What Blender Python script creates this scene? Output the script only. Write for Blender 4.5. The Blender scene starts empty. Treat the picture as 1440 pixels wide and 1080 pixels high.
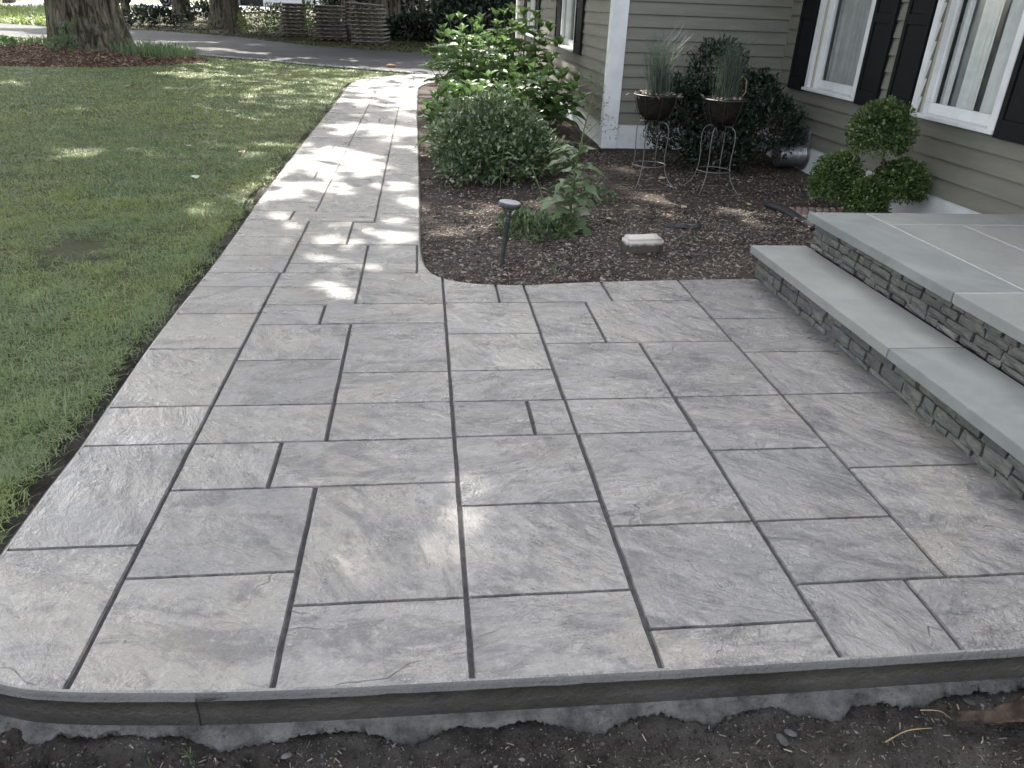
import bpy, bmesh, math, random
import numpy as np
from mathutils import Vector, Matrix, noise as mnoise
rad = math.radians
random.seed(7); rng = np.random.default_rng(7)
sc = bpy.context.scene
C = sc.collection
# ------------------------------------------------------------------ camera, sky, sun, exposure
CAM_H = 1.55
yaw, pitch, roll, FPX = 0.12484156, 0.47050361, 0.0403356, 1056.2
cy, sy, cp, sp = math.cos(yaw), math.sin(yaw), math.cos(pitch), math.sin(pitch)
fwd = Vector((sy*cp, cy*cp, -sp)); rt = Vector((cy, -sy, 0)); up = rt.cross(fwd)
c_, s_ = math.cos(roll), math.sin(roll)
r2 = rt*c_ + up*s_; u2 = up*c_ - rt*s_
cam = bpy.data.cameras.new('camera'); camo = bpy.data.objects.new('camera', cam); C.objects.link(camo)
M = Matrix((r2, u2, -fwd)).transposed().to_4x4(); M.translation = Vector((0, 0, CAM_H)); camo.matrix_world = M
cam.sensor_width = 36; cam.lens = FPX/1440*36; cam.clip_start = .05; cam.clip_end = 1000
sc.camera = camo
SUN_EL, SUN_AZ = rad(49), rad(-17)        # azimuth from +Y, negative towards -X
w = bpy.data.worlds.new('World'); sc.world = w; w.use_nodes = True
wn = w.node_tree.nodes; wl = w.node_tree.links; wn.clear()
sky = wn.new('ShaderNodeTexSky'); sky.sky_type = 'NISHITA'; sky.sun_disc = False
sky.sun_elevation = SUN_EL; sky.sun_rotation = SUN_AZ; sky.air_density = 1.0; sky.dust_density = 4.0; sky.ozone_density = 1.0
bg = wn.new('ShaderNodeBackground'); bg.inputs[1].default_value = 0.15
wo = wn.new('ShaderNodeOutputWorld'); hz_ = wn.new('ShaderNodeHueSaturation'); hz_.inputs['Saturation'].default_value = .34; wl.new(sky.outputs[0], hz_.inputs['Color'])   # thin high haze: a paler, milkier blue
wl.new(hz_.outputs[0], bg.inputs[0]); wl.new(bg.outputs[0], wo.inputs[0])
sun = bpy.data.lights.new('sun', 'SUN'); suno = bpy.data.objects.new('sun', sun); C.objects.link(suno)
sun.energy = 3.6; sun.angle = rad(0.53); sun.color = (1, .95, .86)
sdir = Vector((math.sin(SUN_AZ)*math.cos(SUN_EL), math.cos(SUN_AZ)*math.cos(SUN_EL), math.sin(SUN_EL)))
suno.rotation_euler = sdir.to_track_quat('Z', 'Y').to_euler(); suno.location = sdir*50
sc.view_settings.view_transform = 'Standard'; sc.view_settings.look = 'None'
sc.view_settings.exposure = 2.25; sc.view_settings.gamma = 1
# ------------------------------------------------------------------ material helpers
class NT:
    def __init__(s, name):
        s.m = bpy.data.materials.new(name); s.m.use_nodes = True; s.t = s.m.node_tree; s.n = s.t.nodes; s.n.clear()
        s.out = s.n.new('ShaderNodeOutputMaterial')
    def node(s, typ, ins=None, **kw):
        n = s.n.new(typ)
        for k, v in kw.items(): setattr(n, k, v)
        for k, v in (ins or {}).items(): s.set(n.inputs[k], v)
        return n
    def set(s, sock, v):
        if isinstance(v, bpy.types.NodeSocket): s.t.links.new(v, sock)
        elif isinstance(v, (tuple, list)) and len(v) == 3 and sock.type == 'RGBA': sock.default_value = (*v, 1)
        else: sock.default_value = v
    def noise(s, vec, scale, detail=4, rough=.55, dist=0, w=None):
        n = s.node('ShaderNodeTexNoise', {'Scale': scale, 'Detail': detail, 'Roughness': rough, 'Distortion': dist})
        if w is not None: n.noise_dimensions = '4D'; s.set(n.inputs['W'], w)
        if vec is not None: s.set(n.inputs['Vector'], vec)
        return n.outputs[0]
    def math(s, op, a, b=0.0, c=None, clamp=False):
        n = s.node('ShaderNodeMath', operation=op, use_clamp=clamp); s.set(n.inputs[0], a); s.set(n.inputs[1], b)
        if c is not None: s.set(n.inputs[2], c)
        return n.outputs[0]
    def ramp(s, f, lo, hi):
        n = s.node('ShaderNodeMapRange', {0: f, 1: lo, 2: hi}, clamp=True, interpolation_type='SMOOTHSTEP'); return n.outputs[0]
    def mix(s, f, a, b, mode='MIX'):
        n = s.node('ShaderNodeMix', data_type='RGBA', blend_type=mode); s.set(n.inputs[0], f); s.set(n.inputs[6], a); s.set(n.inputs[7], b); return n.outputs[2]
    def vmap(s, vec, scale=(1, 1, 1), rot=(0, 0, 0)):
        n = s.node('ShaderNodeMapping'); s.set(n.inputs[0], vec); n.inputs['Scale'].default_value = scale; n.inputs['Rotation'].default_value = rot; return n.outputs[0]
    def obj(s): return s.node('ShaderNodeTexCoord').outputs['Object']
    def pos(s): return s.node('ShaderNodeNewGeometry').outputs['Position']
    def rnd(s): return s.node('ShaderNodeObjectInfo').outputs['Random']
    def attr(s, name='v'): return s.node('ShaderNodeAttribute', attribute_name=name).outputs['Fac']
    def bump(s, h, dist, strength=1.0, nrm=None):
        n = s.node('ShaderNodeBump', {'Height': h, 'Distance': dist, 'Strength': strength})
        if nrm is not None: s.set(n.inputs['Normal'], nrm)
        return n.outputs[0]
    def pbr(s, col, rough=.6, normal=None, spec=.5, metal=0, trans=None, tw=0, **kw):
        p = s.node('ShaderNodeBsdfPrincipled', {'Base Color': col, 'Roughness': rough, 'Specular IOR Level': spec, 'Metallic': metal})
        for k, v in kw.items(): s.set(p.inputs[k], v)
        if normal is not None: s.set(p.inputs['Normal'], normal)
        o = p.outputs[0]
        if trans is not None:
            t = s.node('ShaderNodeBsdfTranslucent', {'Color': trans}); mx = s.node('ShaderNodeMixShader', {0: tw, 1: o, 2: t.outputs[0]}); o = mx.outputs[0]
        s.t.links.new(o, s.out.inputs[0]); return s.m

def plain(name, col, rough=.6, spec=.5, metal=0, nz=None, bump=0, bscale=40):
    t = NT(name); p = t.obj(); c = col
    if nz:
        f = t.noise(p, nz[0], 5, .6); c = t.mix(t.ramp(f, .3, .7), tuple(x*nz[1] for x in col), tuple(x*nz[2] for x in col))
    nr = t.bump(t.noise(p, bscale, 4), bump) if bump else None
    return t.pbr(c, rough, nr, spec, metal)

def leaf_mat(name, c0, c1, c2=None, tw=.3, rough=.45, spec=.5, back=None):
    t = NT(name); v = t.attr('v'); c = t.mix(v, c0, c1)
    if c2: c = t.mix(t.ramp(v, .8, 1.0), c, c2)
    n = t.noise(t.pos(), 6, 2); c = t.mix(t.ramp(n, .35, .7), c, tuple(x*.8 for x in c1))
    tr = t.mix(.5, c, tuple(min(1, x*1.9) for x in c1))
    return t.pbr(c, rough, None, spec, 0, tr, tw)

# stamped slate concrete
def stamped():
    t = NT('stamped_concrete'); o = t.pos(); r = t.rnd()
    ang = t.math('ADD', t.math('MULTIPLY', r, 1.5), -.35)
    vr = t.node('ShaderNodeVectorRotate', {'Vector': o, 'Angle': ang}, rotation_type='Z_AXIS').outputs[0]
    W = t.math('MULTIPLY', r, 37.0)
    st = t.vmap(vr, (1, 2.0, 1))
    n1 = t.noise(st, 2.4, 8, .64, 1.6, W)                 # broad cleft
    n2 = t.noise(st, 14, 5, .68, 1.2, W)                  # ripples
    n3 = t.noise(vr, 110, 3, .6, .3, W)                   # grain that glints
    sn = t.math('SNAP', t.math('ADD', n1, t.math('MULTIPLY', n2, .10)), .075)
    def hair(scale, off, wdt, lo):
        k = t.noise(st, scale, 4, .46, .2, t.math('ADD', W, off)); d = t.math('ABSOLUTE', t.math('SUBTRACT', k, .5))
        return t.math('MULTIPLY', t.math('SUBTRACT', 1.0, t.ramp(d, .0, wdt)), t.ramp(t.noise(vr, 3.0, 3, .6, 0, t.math('ADD', W, off*2)), lo, lo+.05))
    crm = t.math('MULTIPLY', hair(.9, 3.1, .0024, .55), .75)
    h = t.math('ADD', t.math('MULTIPLY', n1, .75), t.math('MULTIPLY', n2, .26))
    h = t.math('ADD', h, t.math('MULTIPLY', n3, .085))
    h = t.math('ADD', h, t.math('MULTIPLY', sn, .32))
    h = t.math('SUBTRACT', h, t.math('MULTIPLY', crm, .12))
    big = t.noise(o, 1.3, 5, .6, .8); mid = t.noise(st, 3.0, 8, .72, 1.4, W); fine = t.noise(vr, 34, 6, .75, .5, W)
    c = t.mix(t.ramp(big, .35, .65), (.222, .207, .187), (.186, .180, .179))
    c = t.mix(t.math('MULTIPLY', t.ramp(mid, .46, .62), .80), c, (.066, .064, .069))
    c = t.mix(t.math('MULTIPLY', t.ramp(t.noise(o, 2.3, 6, .65, .4), .52, .75), .5), c, (.225, .188, .142))
    c = t.mix(t.math('MULTIPLY', t.ramp(fine, .52, .70), .6), c, (.33, .32, .305))
    c = t.mix(t.math('MULTIPLY', t.ramp(fine, .46, .32), .55), c, (.075, .072, .073))
    c = t.mix(t.math('MULTIPLY', crm, .8), c, (.045, .043, .045))
    ro = t.math('ADD', .20, t.math('MULTIPLY', t.ramp(t.noise(o, 4, 6, .7), .3, .7), .30))
    c = t.mix(1.0, c, t.mix(t.math('FRACT', t.math('MULTIPLY', r, 7.3)), (.82, .825, .845), (1.10, 1.085, 1.05)), 'MULTIPLY')
    nr = t.bump(h, .046)
    return t.pbr(c, ro, nr, .6, **{'Coat Weight': .9, 'Coat Roughness': .24, 'Coat Normal': t.bump(h, .026)})
def concrete_edge():
    t = NT('edge_concrete'); o = t.pos(); n = t.noise(o, 3, 6, .6); f = t.noise(o, 60, 4, .7)
    c = t.mix(t.ramp(n, .3, .7), (.046, .044, .037), (.085, .081, .070)); z = t.node('ShaderNodeSeparateXYZ', {0: o}).outputs[2]  # face below the lip: olive concrete, darkened further to carry its shade
    c = t.mix(t.ramp(z, -.0185, -.0150), c, t.mix(n, (.055, .054, .053), (.13, .127, .124)))
    c = t.mix(t.math('MULTIPLY', t.ramp(f, .62, .75), .5), c, (.04, .04, .04))
    return t.pbr(c, .55, t.bump(t.math('ADD', f, t.math('MULTIPLY', t.noise(o, 9, 6, .7), 3)), .006), .3)
def rough_concrete():
    t = NT('raw_concrete'); o = t.pos(); n = t.noise(o, 9, 7, .7); f = t.noise(o, 120, 4, .7)
    c = t.mix(t.ramp(n, .3, .7), (.095, .092, .087), (.30, .292, .28)); c = t.mix(t.math('MULTIPLY', t.ramp(t.noise(o, 38, 6, .75), .56, .68), .55), c, (.06, .057, .052))
    return t.pbr(c, .9, t.bump(t.math('ADD', f, t.math('MULTIPLY', t.noise(o, 24, 8, .75), 4)), .012), .25)
def soil(name, a, b, cc, sc_=14):
    t = NT(name); o = t.pos(); n = t.noise(o, sc_, 8, .72); f = t.noise(o, sc_*7, 5, .7); L = t.noise(o, 1.6, 3)
    c = t.mix(t.ramp(n, .35, .68), a, b); c = t.mix(t.math('MULTIPLY', t.ramp(f, .58, .74), .6), c, cc)
    c = t.mix(t.ramp(L, .4, .65), c, t.mix(.5, c, cc))
    return t.pbr(c, .9, t.bump(t.math('ADD', t.math('MULTIPLY', n, 1.2), t.math('MULTIPLY', f, .8)), .035), .2)
def bluestone():
    t = NT('bluestone'); o = t.pos(); r = t.rnd(); W = t.math('MULTIPLY', r, 20.0)
    n = t.noise(o, 2.2, 5, .6, 1.2, W); f = t.noise(t.vmap(o, (1, 2, 1)), 18, 6, .7, 0, W)
    c = t.mix(t.ramp(n, .35, .68), (.158, .172, .170), (.222, .232, .226)); c = t.mix(t.math('MULTIPLY', r, .45), c, (.30, .29, .25))
    c = t.mix(t.math('MULTIPLY', t.ramp(f, .6, .8), .3), c, (.17, .19, .19)); c = t.mix(t.math('MULTIPLY', t.ramp(t.noise(o, 5, 7, .75), .5, .66), .38), c, (.15, .155, .145))
    return t.pbr(c, .52, t.bump(t.math('ADD', f, t.noise(o, 90, 3)), .0012), .45)
def veneer():
    t = NT('veneer_stone'); o = t.pos(); r = t.rnd(); W = t.math('MULTIPLY', r, 20.0)
    n = t.noise(t.vmap(o, (1, 1, 3)), 18, 7, .7, .5, W); f = t.noise(o, 80, 4, .7)
    c = t.mix(r, (.10, .104, .096), (.175, .172, .150)); c = t.mix(t.ramp(n, .35, .7), c, (.060, .066, .064))
    c = t.mix(t.math('MULTIPLY', t.ramp(t.noise(o, 11, 4, .6, 0, W), .62, .7), .6), c, (.22, .18, .12))
    return t.pbr(c, .75, t.bump(t.math('ADD', t.math('MULTIPLY', n, 1.5), t.math('MULTIPLY', f, .3)), .008), .35)
def siding_m():
    t = NT('siding_paint'); o = t.pos(); n = t.noise(t.vmap(o, (.6, .6, 6)), 3, 5, .65); f = t.noise(o, 130, 3)
    c = t.mix(t.ramp(n, .3, .75), (.144, .140, .114), (.180, .175, .144)); c = t.mix(t.math('MULTIPLY', t.ramp(t.noise(o, 2.0, 6, .7), .55, .8), .45), c, (.13, .125, .105))
    return t.pbr(c, .55, t.bump(f, .0006), .3)
def bark_m():
    t = NT('oak_bark'); o = t.obj(); st = t.vmap(o, (1, 1, .22)); n = t.noise(st, 9, 8, .7, .8); g = t.noise(o, 2.5, 5, .6)
    c = t.mix(t.ramp(n, .38, .62), (.028, .022, .016), (.17, .15, .115)); c = t.mix(t.math('MULTIPLY', t.ramp(g, .5, .7), .6), c, (.085, .095, .05))
    return t.pbr(c, .9, t.bump(n, .06), .2)
def asphalt_m():
    t = NT('asphalt'); o = t.pos(); f = t.noise(o, 140, 3, .7); L = t.noise(o, .6, 5, .6)
    c = t.mix(t.ramp(f, .4, .7), (.020, .020, .022), (.045, .044, .046)); c = t.mix(t.ramp(L, .3, .7), c, t.mix(.5, c, (.065, .065, .068)))
    return t.pbr(c, .8, t.bump(f, .004), .2)
def grass_m():
    t = NT('grass_blades'); v = t.attr('v'); o = t.pos(); L = t.noise(o, .55, 4, .6, .6); m = t.noise(o, 2.6, 4, .6)
    c = t.mix(v, (.090, .150, .045), (.26, .32, .145)); c = t.mix(t.math('MULTIPLY', t.ramp(L, .42, .66), .8), c, (.24, .285, .085))  # paler yellow green patches spread by noise
    c = t.mix(t.math('MULTIPLY', t.ramp(m, .45, .7), .55), c, (.18, .225, .135))
    c = t.mix(t.ramp(v, .80, .95), c, (.33, .31, .21))
    return t.pbr(c, .5, None, .45, 0, t.mix(.3, c, (.2, .3, .04)), .3)
def glass_m():
    t = NT('window_glass'); fr = t.node('ShaderNodeFresnel', {'IOR': 1.5}).outputs[0]
    gl = t.node('ShaderNodeBsdfGlossy', {'Roughness': .02, 'Color': (.9, .95, .93)}); tr = t.node('ShaderNodeBsdfTransparent', {'Color': (.96, .965, .96)})
    bf = t.node('ShaderNodeNewGeometry').outputs['Backfacing']
    mx = t.node('ShaderNodeMixShader', {0: t.math('MULTIPLY', fr, t.math('SUBTRACT', 1.0, bf)), 1: tr.outputs[0], 2: gl.outputs[0]}); t.t.links.new(mx.outputs[0], t.out.inputs[0]); return t.m
def pal_m(name, cols, rough=.85, spec=.25):      # per-instance palette through attribute v
    t = NT(name); v = t.attr('v'); c = cols[0]
    for i in range(1, len(cols)): c = t.mix(t.ramp(v, (i-.5)/len(cols)-.02, (i-.5)/len(cols)+.1), c, cols[i])
    return t.pbr(c, rough, None, spec)

MT = dict(stamp=stamped(), joint=plain('joint_grey', (.036, .035, .037), .7, .25, nz=(30, .6, 1.4), bump=.002),
    edge=concrete_edge(), raw=rough_concrete(), blue=bluestone(), ven=veneer(), siding=siding_m(), bark=bark_m(), asphalt=asphalt_m(),
    grass=grass_m(), glass=glass_m(),
    soil=soil('dark_soil', (.022, .019, .016), (.085, .074, .064), (.15, .138, .125)), mulchbase=soil('mulch_ground', (.034, .026, .021), (.088, .068, .056), (.12, .102, .088)),
    redmulch=soil('red_mulch', (.030, .015, .010), (.09, .046, .030), (.10, .06, .04)),
    lawnsoil=soil('lawn_soil', (.045, .06, .025), (.09, .105, .045), (.14, .13, .08), 20), forest=soil('forest_floor', (.020, .022, .010), (.06, .058, .028), (.09, .10, .04), 3),
    mortar=plain('pale_mortar', (.36, .36, .34), .85, nz=(20, .85, 1.1), bump=.002), vback=plain('wall_mortar', (.030, .031, .030), .9),
    white=plain('white_trim_paint', (.66, .67, .67), .45, nz=(5, .88, 1.04), bump=.0006), found=plain('white_painted_foundation', (.66, .67, .67), .7, nz=(4, .84, 1.05), bump=.003),
    tan=plain('tan_jamb', (.42, .38, .29), .5), black=plain('black_shutter_paint', (.004, .0048, .006), .6, .2, nz=(8, .8, 1.3)),
    dark=plain('dark_interior', (.06, .06, .055), .9), curtain=plain('sheer_curtain', (.62, .63, .62), .9, nz=(12, .9, 1.05)), shade=plain('grey_roller_blind', (.34, .35, .345), .9, nz=(9, .85, 1.1)),
    iron=plain('grey_iron_wire', (.16, .16, .155), .5, .5, .5), ironb=plain('black_iron', (.02, .02, .02), .5), coco=plain('brown_coco_bowl', (.017, .014, .012), .95, .1, nz=(25, .6, 1.5), bump=.01),
    slate=plain('grey_lamp_metal', (.045, .05, .05), .5, .5, nz=(20, .7, 1.3)), lid=plain('lamp_top', (.16, .165, .18), .35, .5), steel=plain('galvanised_steel', (.42, .43, .44), .35, .5, .85, nz=(15, .8, 1.1)),
    plate=plain('grey_plate', (.13, .14, .15), .5), wood=plain('weathered_wood', (.19, .17, .145), .85, .2, nz=(6, .6, 1.5), bump=.003), rubber=plain('black_rubber', (.018, .019, .022), .6),
    post=plain('post_wood', (.06, .05, .04), .9, nz=(6, .7, 1.4)), carp=plain('black_car_paint', (.012, .012, .014), .2, .6), tyre=plain('tyre', (.015, .015, .015), .8), rim=plain('alloy_rim', (.35, .35, .36), .3, .5, .9),
    carglass=plain('car_glass', (.02, .022, .025), .08, .8), wsid=plain('white_clapboard', (.72, .73, .74), .6), roof=plain('roof_shingle', (.06, .06, .062), .9, nz=(5, .7, 1.3), bump=.004), gravel=plain('pale_gravel', (.36, .35, .37), .9, nz=(3, .8, 1.2), bump=.01),
    stem=plain('green_stem', (.08, .12, .035), .6), twig=plain('brown_twig', (.07, .05, .035), .9), dry=plain('dry_leaf', (.24, .17, .09), .8, nz=(10, .6, 1.4)), fabric=plain('brown_fabric', (.040, .030, .023), .95, .15, nz=(16, .45, 1.9), bump=.012),
    soffit=plain('soffit', (.6, .6, .58), .6))
MT['chips'] = pal_m('mulch_chips', [(.028, .021, .017), (.062, .047, .038), (.105, .075, .060), (.108, .090, .078), (.140, .118, .102), (.160, .14, .122), (.27, .23, .19)])
MT['redchips'] = pal_m('red_mulch_chips', [(.028, .014, .010), (.06, .03, .02), (.105, .052, .034), (.15, .09, .06), (.24, .19, .13)])
MT['crumbs'] = pal_m('soil_crumbs', [(.018, .015, .013), (.04, .034, .029), (.065, .058, .052), (.105, .098, .09), (.18, .17, .16)])
MT['gstones'] = pal_m('gravel_stones', [(.12, .12, .12), (.22, .22, .22), (.34, .33, .32), (.5, .5, .48)])
MT['paver'] = None
t = NT('concrete_paver'); o_ = t.obj(); z_ = t.node('ShaderNodeSeparateXYZ', {0: o_}).outputs[2]; n_ = t.noise(o_, 14, 5, .7)
c_p = t.mix(t.ramp(t.math('ADD', z_, t.math('MULTIPLY', n_, .05)), .095, .125), (.085, .078, .062), (.50, .47, .42))  # block colour runs from dark sides to a paler top
MT['paver'] = t.pbr(c_p, .9, t.bump(t.noise(o_, 60, 5, .7), .006), .2)
MT['hyd'] = leaf_mat('hydrangea_leaf', (.050, .105, .030), (.115, .190, .060), (.18, .26, .10), .30, .5)
MT['small'] = leaf_mat('shrub_leaf', (.040, .068, .028), (.115, .165, .072), (.23, .27, .15), .18, .33, .6)
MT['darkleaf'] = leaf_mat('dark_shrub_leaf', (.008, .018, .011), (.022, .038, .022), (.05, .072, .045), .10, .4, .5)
MT['box'] = leaf_mat('boxwood_leaf', (.022, .048, .014), (.090, .142, .038), (.20, .26, .085), .2, .4, .5)
MT['weedl'] = leaf_mat('weed_leaf', (.07, .12, .055), (.115, .18, .075), (.17, .23, .06), .28, .5)
MT['canopy'] = leaf_mat('canopy_leaf', (.035, .075, .018), (.07, .13, .03), None, .35, .5)
MT['reed'] = leaf_mat('pot_grass_blade', (.045, .065, .05), (.075, .10, .075), (.13, .13, .09), .2, .5)
MT['litter'] = pal_m('verge_litter', [(.028, .034, .014), (.05, .055, .024), (.06, .045, .025), (.04, .06, .02), (.10, .085, .045)])
MT['sunny'] = leaf_mat('sun_coloured_leaf', (.08, .125, .03), (.15, .20, .05), None, .35, .5)  # brighter yellow green puts sunlight into the leaf colour
# ------------------------------------------------------------------ object helpers
def tag(o, label=None, cat=None, group=None, kind=None):
    if label: o['label'] = label
    if cat: o['category'] = cat
    if group: o['group'] = group
    if kind: o['kind'] = kind
    return o
def empty(name, loc, label, cat, group=None, rz=0):
    o = bpy.data.objects.new(name, None); C.objects.link(o); o.location = loc; o.rotation_euler = (0, 0, rz); o.empty_display_size = .1
    return tag(o, label, cat, group)
def link(name, me, parent=None, loc=None, rot=None, scale=None):
    o = bpy.data.objects.new(name, me); C.objects.link(o)
    if parent: o.parent = parent
    if loc is not None: o.location = loc
    if rot is not None: o.rotation_euler = rot
    if scale is not None: o.scale = scale
    return o
def mesh(name, V, F, mat, smooth=False, attr=None):
    V = np.asarray(V, dtype=np.float32); me = bpy.data.meshes.new(name)
    if isinstance(F, np.ndarray):
        n, k = F.shape; me.vertices.add(len(V)); me.vertices.foreach_set('co', V.ravel())
        me.loops.add(n*k); me.loops.foreach_set('vertex_index', F.astype(np.int32).ravel())
        me.polygons.add(n); me.polygons.foreach_set('loop_start', np.arange(0, n*k, k, dtype=np.int32)); me.polygons.foreach_set('loop_total', np.full(n, k, dtype=np.int32))
        me.update(calc_edges=True)
    else:
        me.from_pydata([tuple(map(float, v)) for v in V], [], F); me.update()
    if attr is not None:
        a = me.attributes.new('v', 'FLOAT', 'POINT'); a.data.foreach_set('value', np.asarray(attr, dtype=np.float32))
    if smooth: me.polygons.foreach_set('use_smooth', np.ones(len(me.polygons), dtype=bool))
    me.materials.append(mat); return me
class MB:                                   # collects simple shapes into one mesh
    def __init__(s): s.V = []; s.F = []
    def add(s, V, F):
        b = len(s.V); s.V += [tuple(v) for v in V]; s.F += [tuple(b+i for i in f) for f in F]; return s
    def box(s, x0, x1, y0, y1, z0, z1):
        V = [(x, y, z) for z in (z0, z1) for y in (y0, y1) for x in (x0, x1)]
        return s.add(V, [(0, 2, 3, 1), (4, 5, 7, 6), (0, 1, 5, 4), (2, 6, 7, 3), (0, 4, 6, 2), (1, 3, 7, 5)])
    def tube(s, pts, r, n=6, cap=True):
        pts = [Vector(p) for p in pts]; rs = r if isinstance(r, (list, tuple)) else [r]*len(pts); b = len(s.V); prev = None
        for i, p in enumerate(pts):
            d = (pts[min(i+1, len(pts)-1)]-pts[max(i-1, 0)]).normalized()
            a = prev if prev is not None else (Vector((0, 0, 1)) if abs(d.z) < .9 else Vector((1, 0, 0)))
            x = (a-d*a.dot(d)).normalized(); prev = x; y = d.cross(x)
            s.V += [tuple(p+(x*math.cos(k*2*math.pi/n)+y*math.sin(k*2*math.pi/n))*rs[i]) for k in range(n)]
        for i in range(len(pts)-1):
            for k in range(n): s.F.append((b+i*n+k, b+i*n+(k+1) % n, b+(i+1)*n+(k+1) % n, b+(i+1)*n+k))
        if cap: s.F.append(tuple(b+k for k in reversed(range(n)))); s.F.append(tuple(b+(len(pts)-1)*n+k for k in range(n)))
        return s
    def lathe(s, prof, n=24, c=(0, 0, 0)):
        b = len(s.V)
        for r, z in prof: s.V += [(c[0]+r*math.cos(k*2*math.pi/n), c[1]+r*math.sin(k*2*math.pi/n), c[2]+z) for k in range(n)]
        for i in range(len(prof)-1):
            for k in range(n): s.F.append((b+i*n+k, b+i*n+(k+1) % n, b+(i+1)*n+(k+1) % n, b+(i+1)*n+k))
        s.F.append(tuple(b+k for k in reversed(range(n)))); s.F.append(tuple(b+(len(prof)-1)*n+k for k in range(n)))
        return s
    def build(s, name, mat, parent=None, smooth=False, bevel=0, loc=None):
        me = mesh(name, s.V, s.F, mat, smooth)
        if bevel:
            bm = bmesh.new(); bm.from_mesh(me); bmesh.ops.bevel(bm, geom=bm.edges[:], offset=bevel, segments=2, affect='EDGES', clamp_overlap=True); bm.to_mesh(me); bm.free()
        return link(name, me, parent, loc)
def struct(o): o['kind'] = 'structure'; return o
def rots(n, tilt=math.pi, yawr=math.pi):
    """n rotation matrices: random yaw after random tilt up to `tilt`"""
    a = rng.uniform(-yawr, yawr, n); b = rng.normal(0, tilt, n) if tilt < 3 else rng.uniform(-3.14, 3.14, n); g = rng.normal(0, min(tilt, 1.5), n)
    ca, sa, cb, sb, cg, sg = np.cos(a), np.sin(a), np.cos(b), np.sin(b), np.cos(g), np.sin(g); Z = np.zeros(n); O = np.ones(n)
    Rz = np.stack([ca, -sa, Z, sa, ca, Z, Z, Z, O], 1).reshape(n, 3, 3); Rx = np.stack([O, Z, Z, Z, cb, -sb, Z, sb, cb], 1).reshape(n, 3, 3); Ry = np.stack([cg, Z, sg, Z, O, Z, -sg, Z, cg], 1).reshape(n, 3, 3)
    return Rz @ Rx @ Ry
def inst(PV, PF, Rm, T, S, v=None):
    PV = np.asarray(PV, float); PF = np.asarray(PF); n = len(T); S = np.asarray(S, float)
    if S.ndim == 1: S = np.repeat(S[:, None], 3, 1)
    V = np.einsum('nij,nkj->nki', Rm, PV[None]*S[:, None, :]) + np.asarray(T)[:, None, :]
    F = PF[None]+(np.arange(n)*len(PV))[:, None, None]
    v = rng.random(n) if v is None else v
    return V.reshape(-1, 3), F.reshape(-1, PF.shape[1]), np.repeat(v, len(PV))
def join_inst(L):
    V, F, A, b = [], [], [], 0
    for v, f, a in L: V.append(v); F.append(f+b); A.append(a); b += len(v)
    return np.concatenate(V), np.concatenate(F), np.concatenate(A)
def basis_from(nrm, tip):
    """matrices with columns: x side, y tip direction, z normal"""
    y = tip/np.linalg.norm(tip, axis=1, keepdims=True); z = nrm-(nrm*y).sum(1, keepdims=True)*y; z /= np.linalg.norm(z, axis=1, keepdims=True)+1e-9
    x = np.cross(y, z); return np.stack([x, y, z], 2)
LEAF_V = np.array([(0, 0, 0), (-.28, .35, .06), (0, .38, -.02), (.28, .35, .06), (-.22, .7, .03), (0, .72, -.05), (.22, .7, .03), (0, 1, -.1)]); 
LEAF_F = np.array([(0, 2, 1), (0, 3, 2), (1, 2, 5), (1, 5, 4), (2, 3, 6), (2, 6, 5), (4, 5, 7), (5, 6, 7)])
# quads only, small leaf: diamond folded on the midrib
SL_V = np.array([(0, 0, 0), (-.25, .45, .08), (0, 1, 0), (0, .5, -.02), (.25, .45, .08)]); SL_F = np.array([(0, 3, 2, 1), (0, 4, 2, 3)])
CHIP_V = np.array([(-.5, -.5, 0), (.5, -.4, 0), (.4, .5, 0), (-.45, .45, 0), (-.4, -.35, 1), (.42, -.3, 1), (.3, .4, 1), (-.35, .35, 1)]); CHIP_F = np.array([(4, 5, 6, 7), (0, 1, 5, 4), (1, 2, 6, 5), (2, 3, 7, 6), (3, 0, 4, 7)])
ROCK_V = np.array([(0, 0, -.5), (.6, .1, 0), (.05, .5, .05), (-.5, 0, -.05), (.05, -.55, 0), (.08, .05, .5)]); ROCK_F = np.array([(5, 1, 2), (5, 2, 3), (5, 3, 4), (5, 4, 1), (0, 2, 1), (0, 3, 2), (0, 4, 3), (0, 1, 4)])
def smooth01(x, a, b): t_ = min(1, max(0, (x-a)/(b-a))); return t_*t_*(3-2*t_)
def fnoise(x, y, s=1, z=0): return mnoise.noise(Vector((x*s, y*s, z)))
def catmull(P, n=6, closed=False):
    out = []; N = len(P)
    for i in range(N-1):
        p0, p1, p2, p3 = P[max(i-1, 0)], P[i], P[i+1], P[min(i+2, N-1)]
        for k in range(n):
            t_ = k/n; out.append(tuple(.5*((2*p1[j])+(-p0[j]+p2[j])*t_+(2*p0[j]-5*p1[j]+4*p2[j]-p3[j])*t_*t_+(-p0[j]+3*p1[j]-3*p2[j]+p3[j])*t_**3) for j in range(len(p1))))
    out.append(tuple(P[-1])); return out
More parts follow.
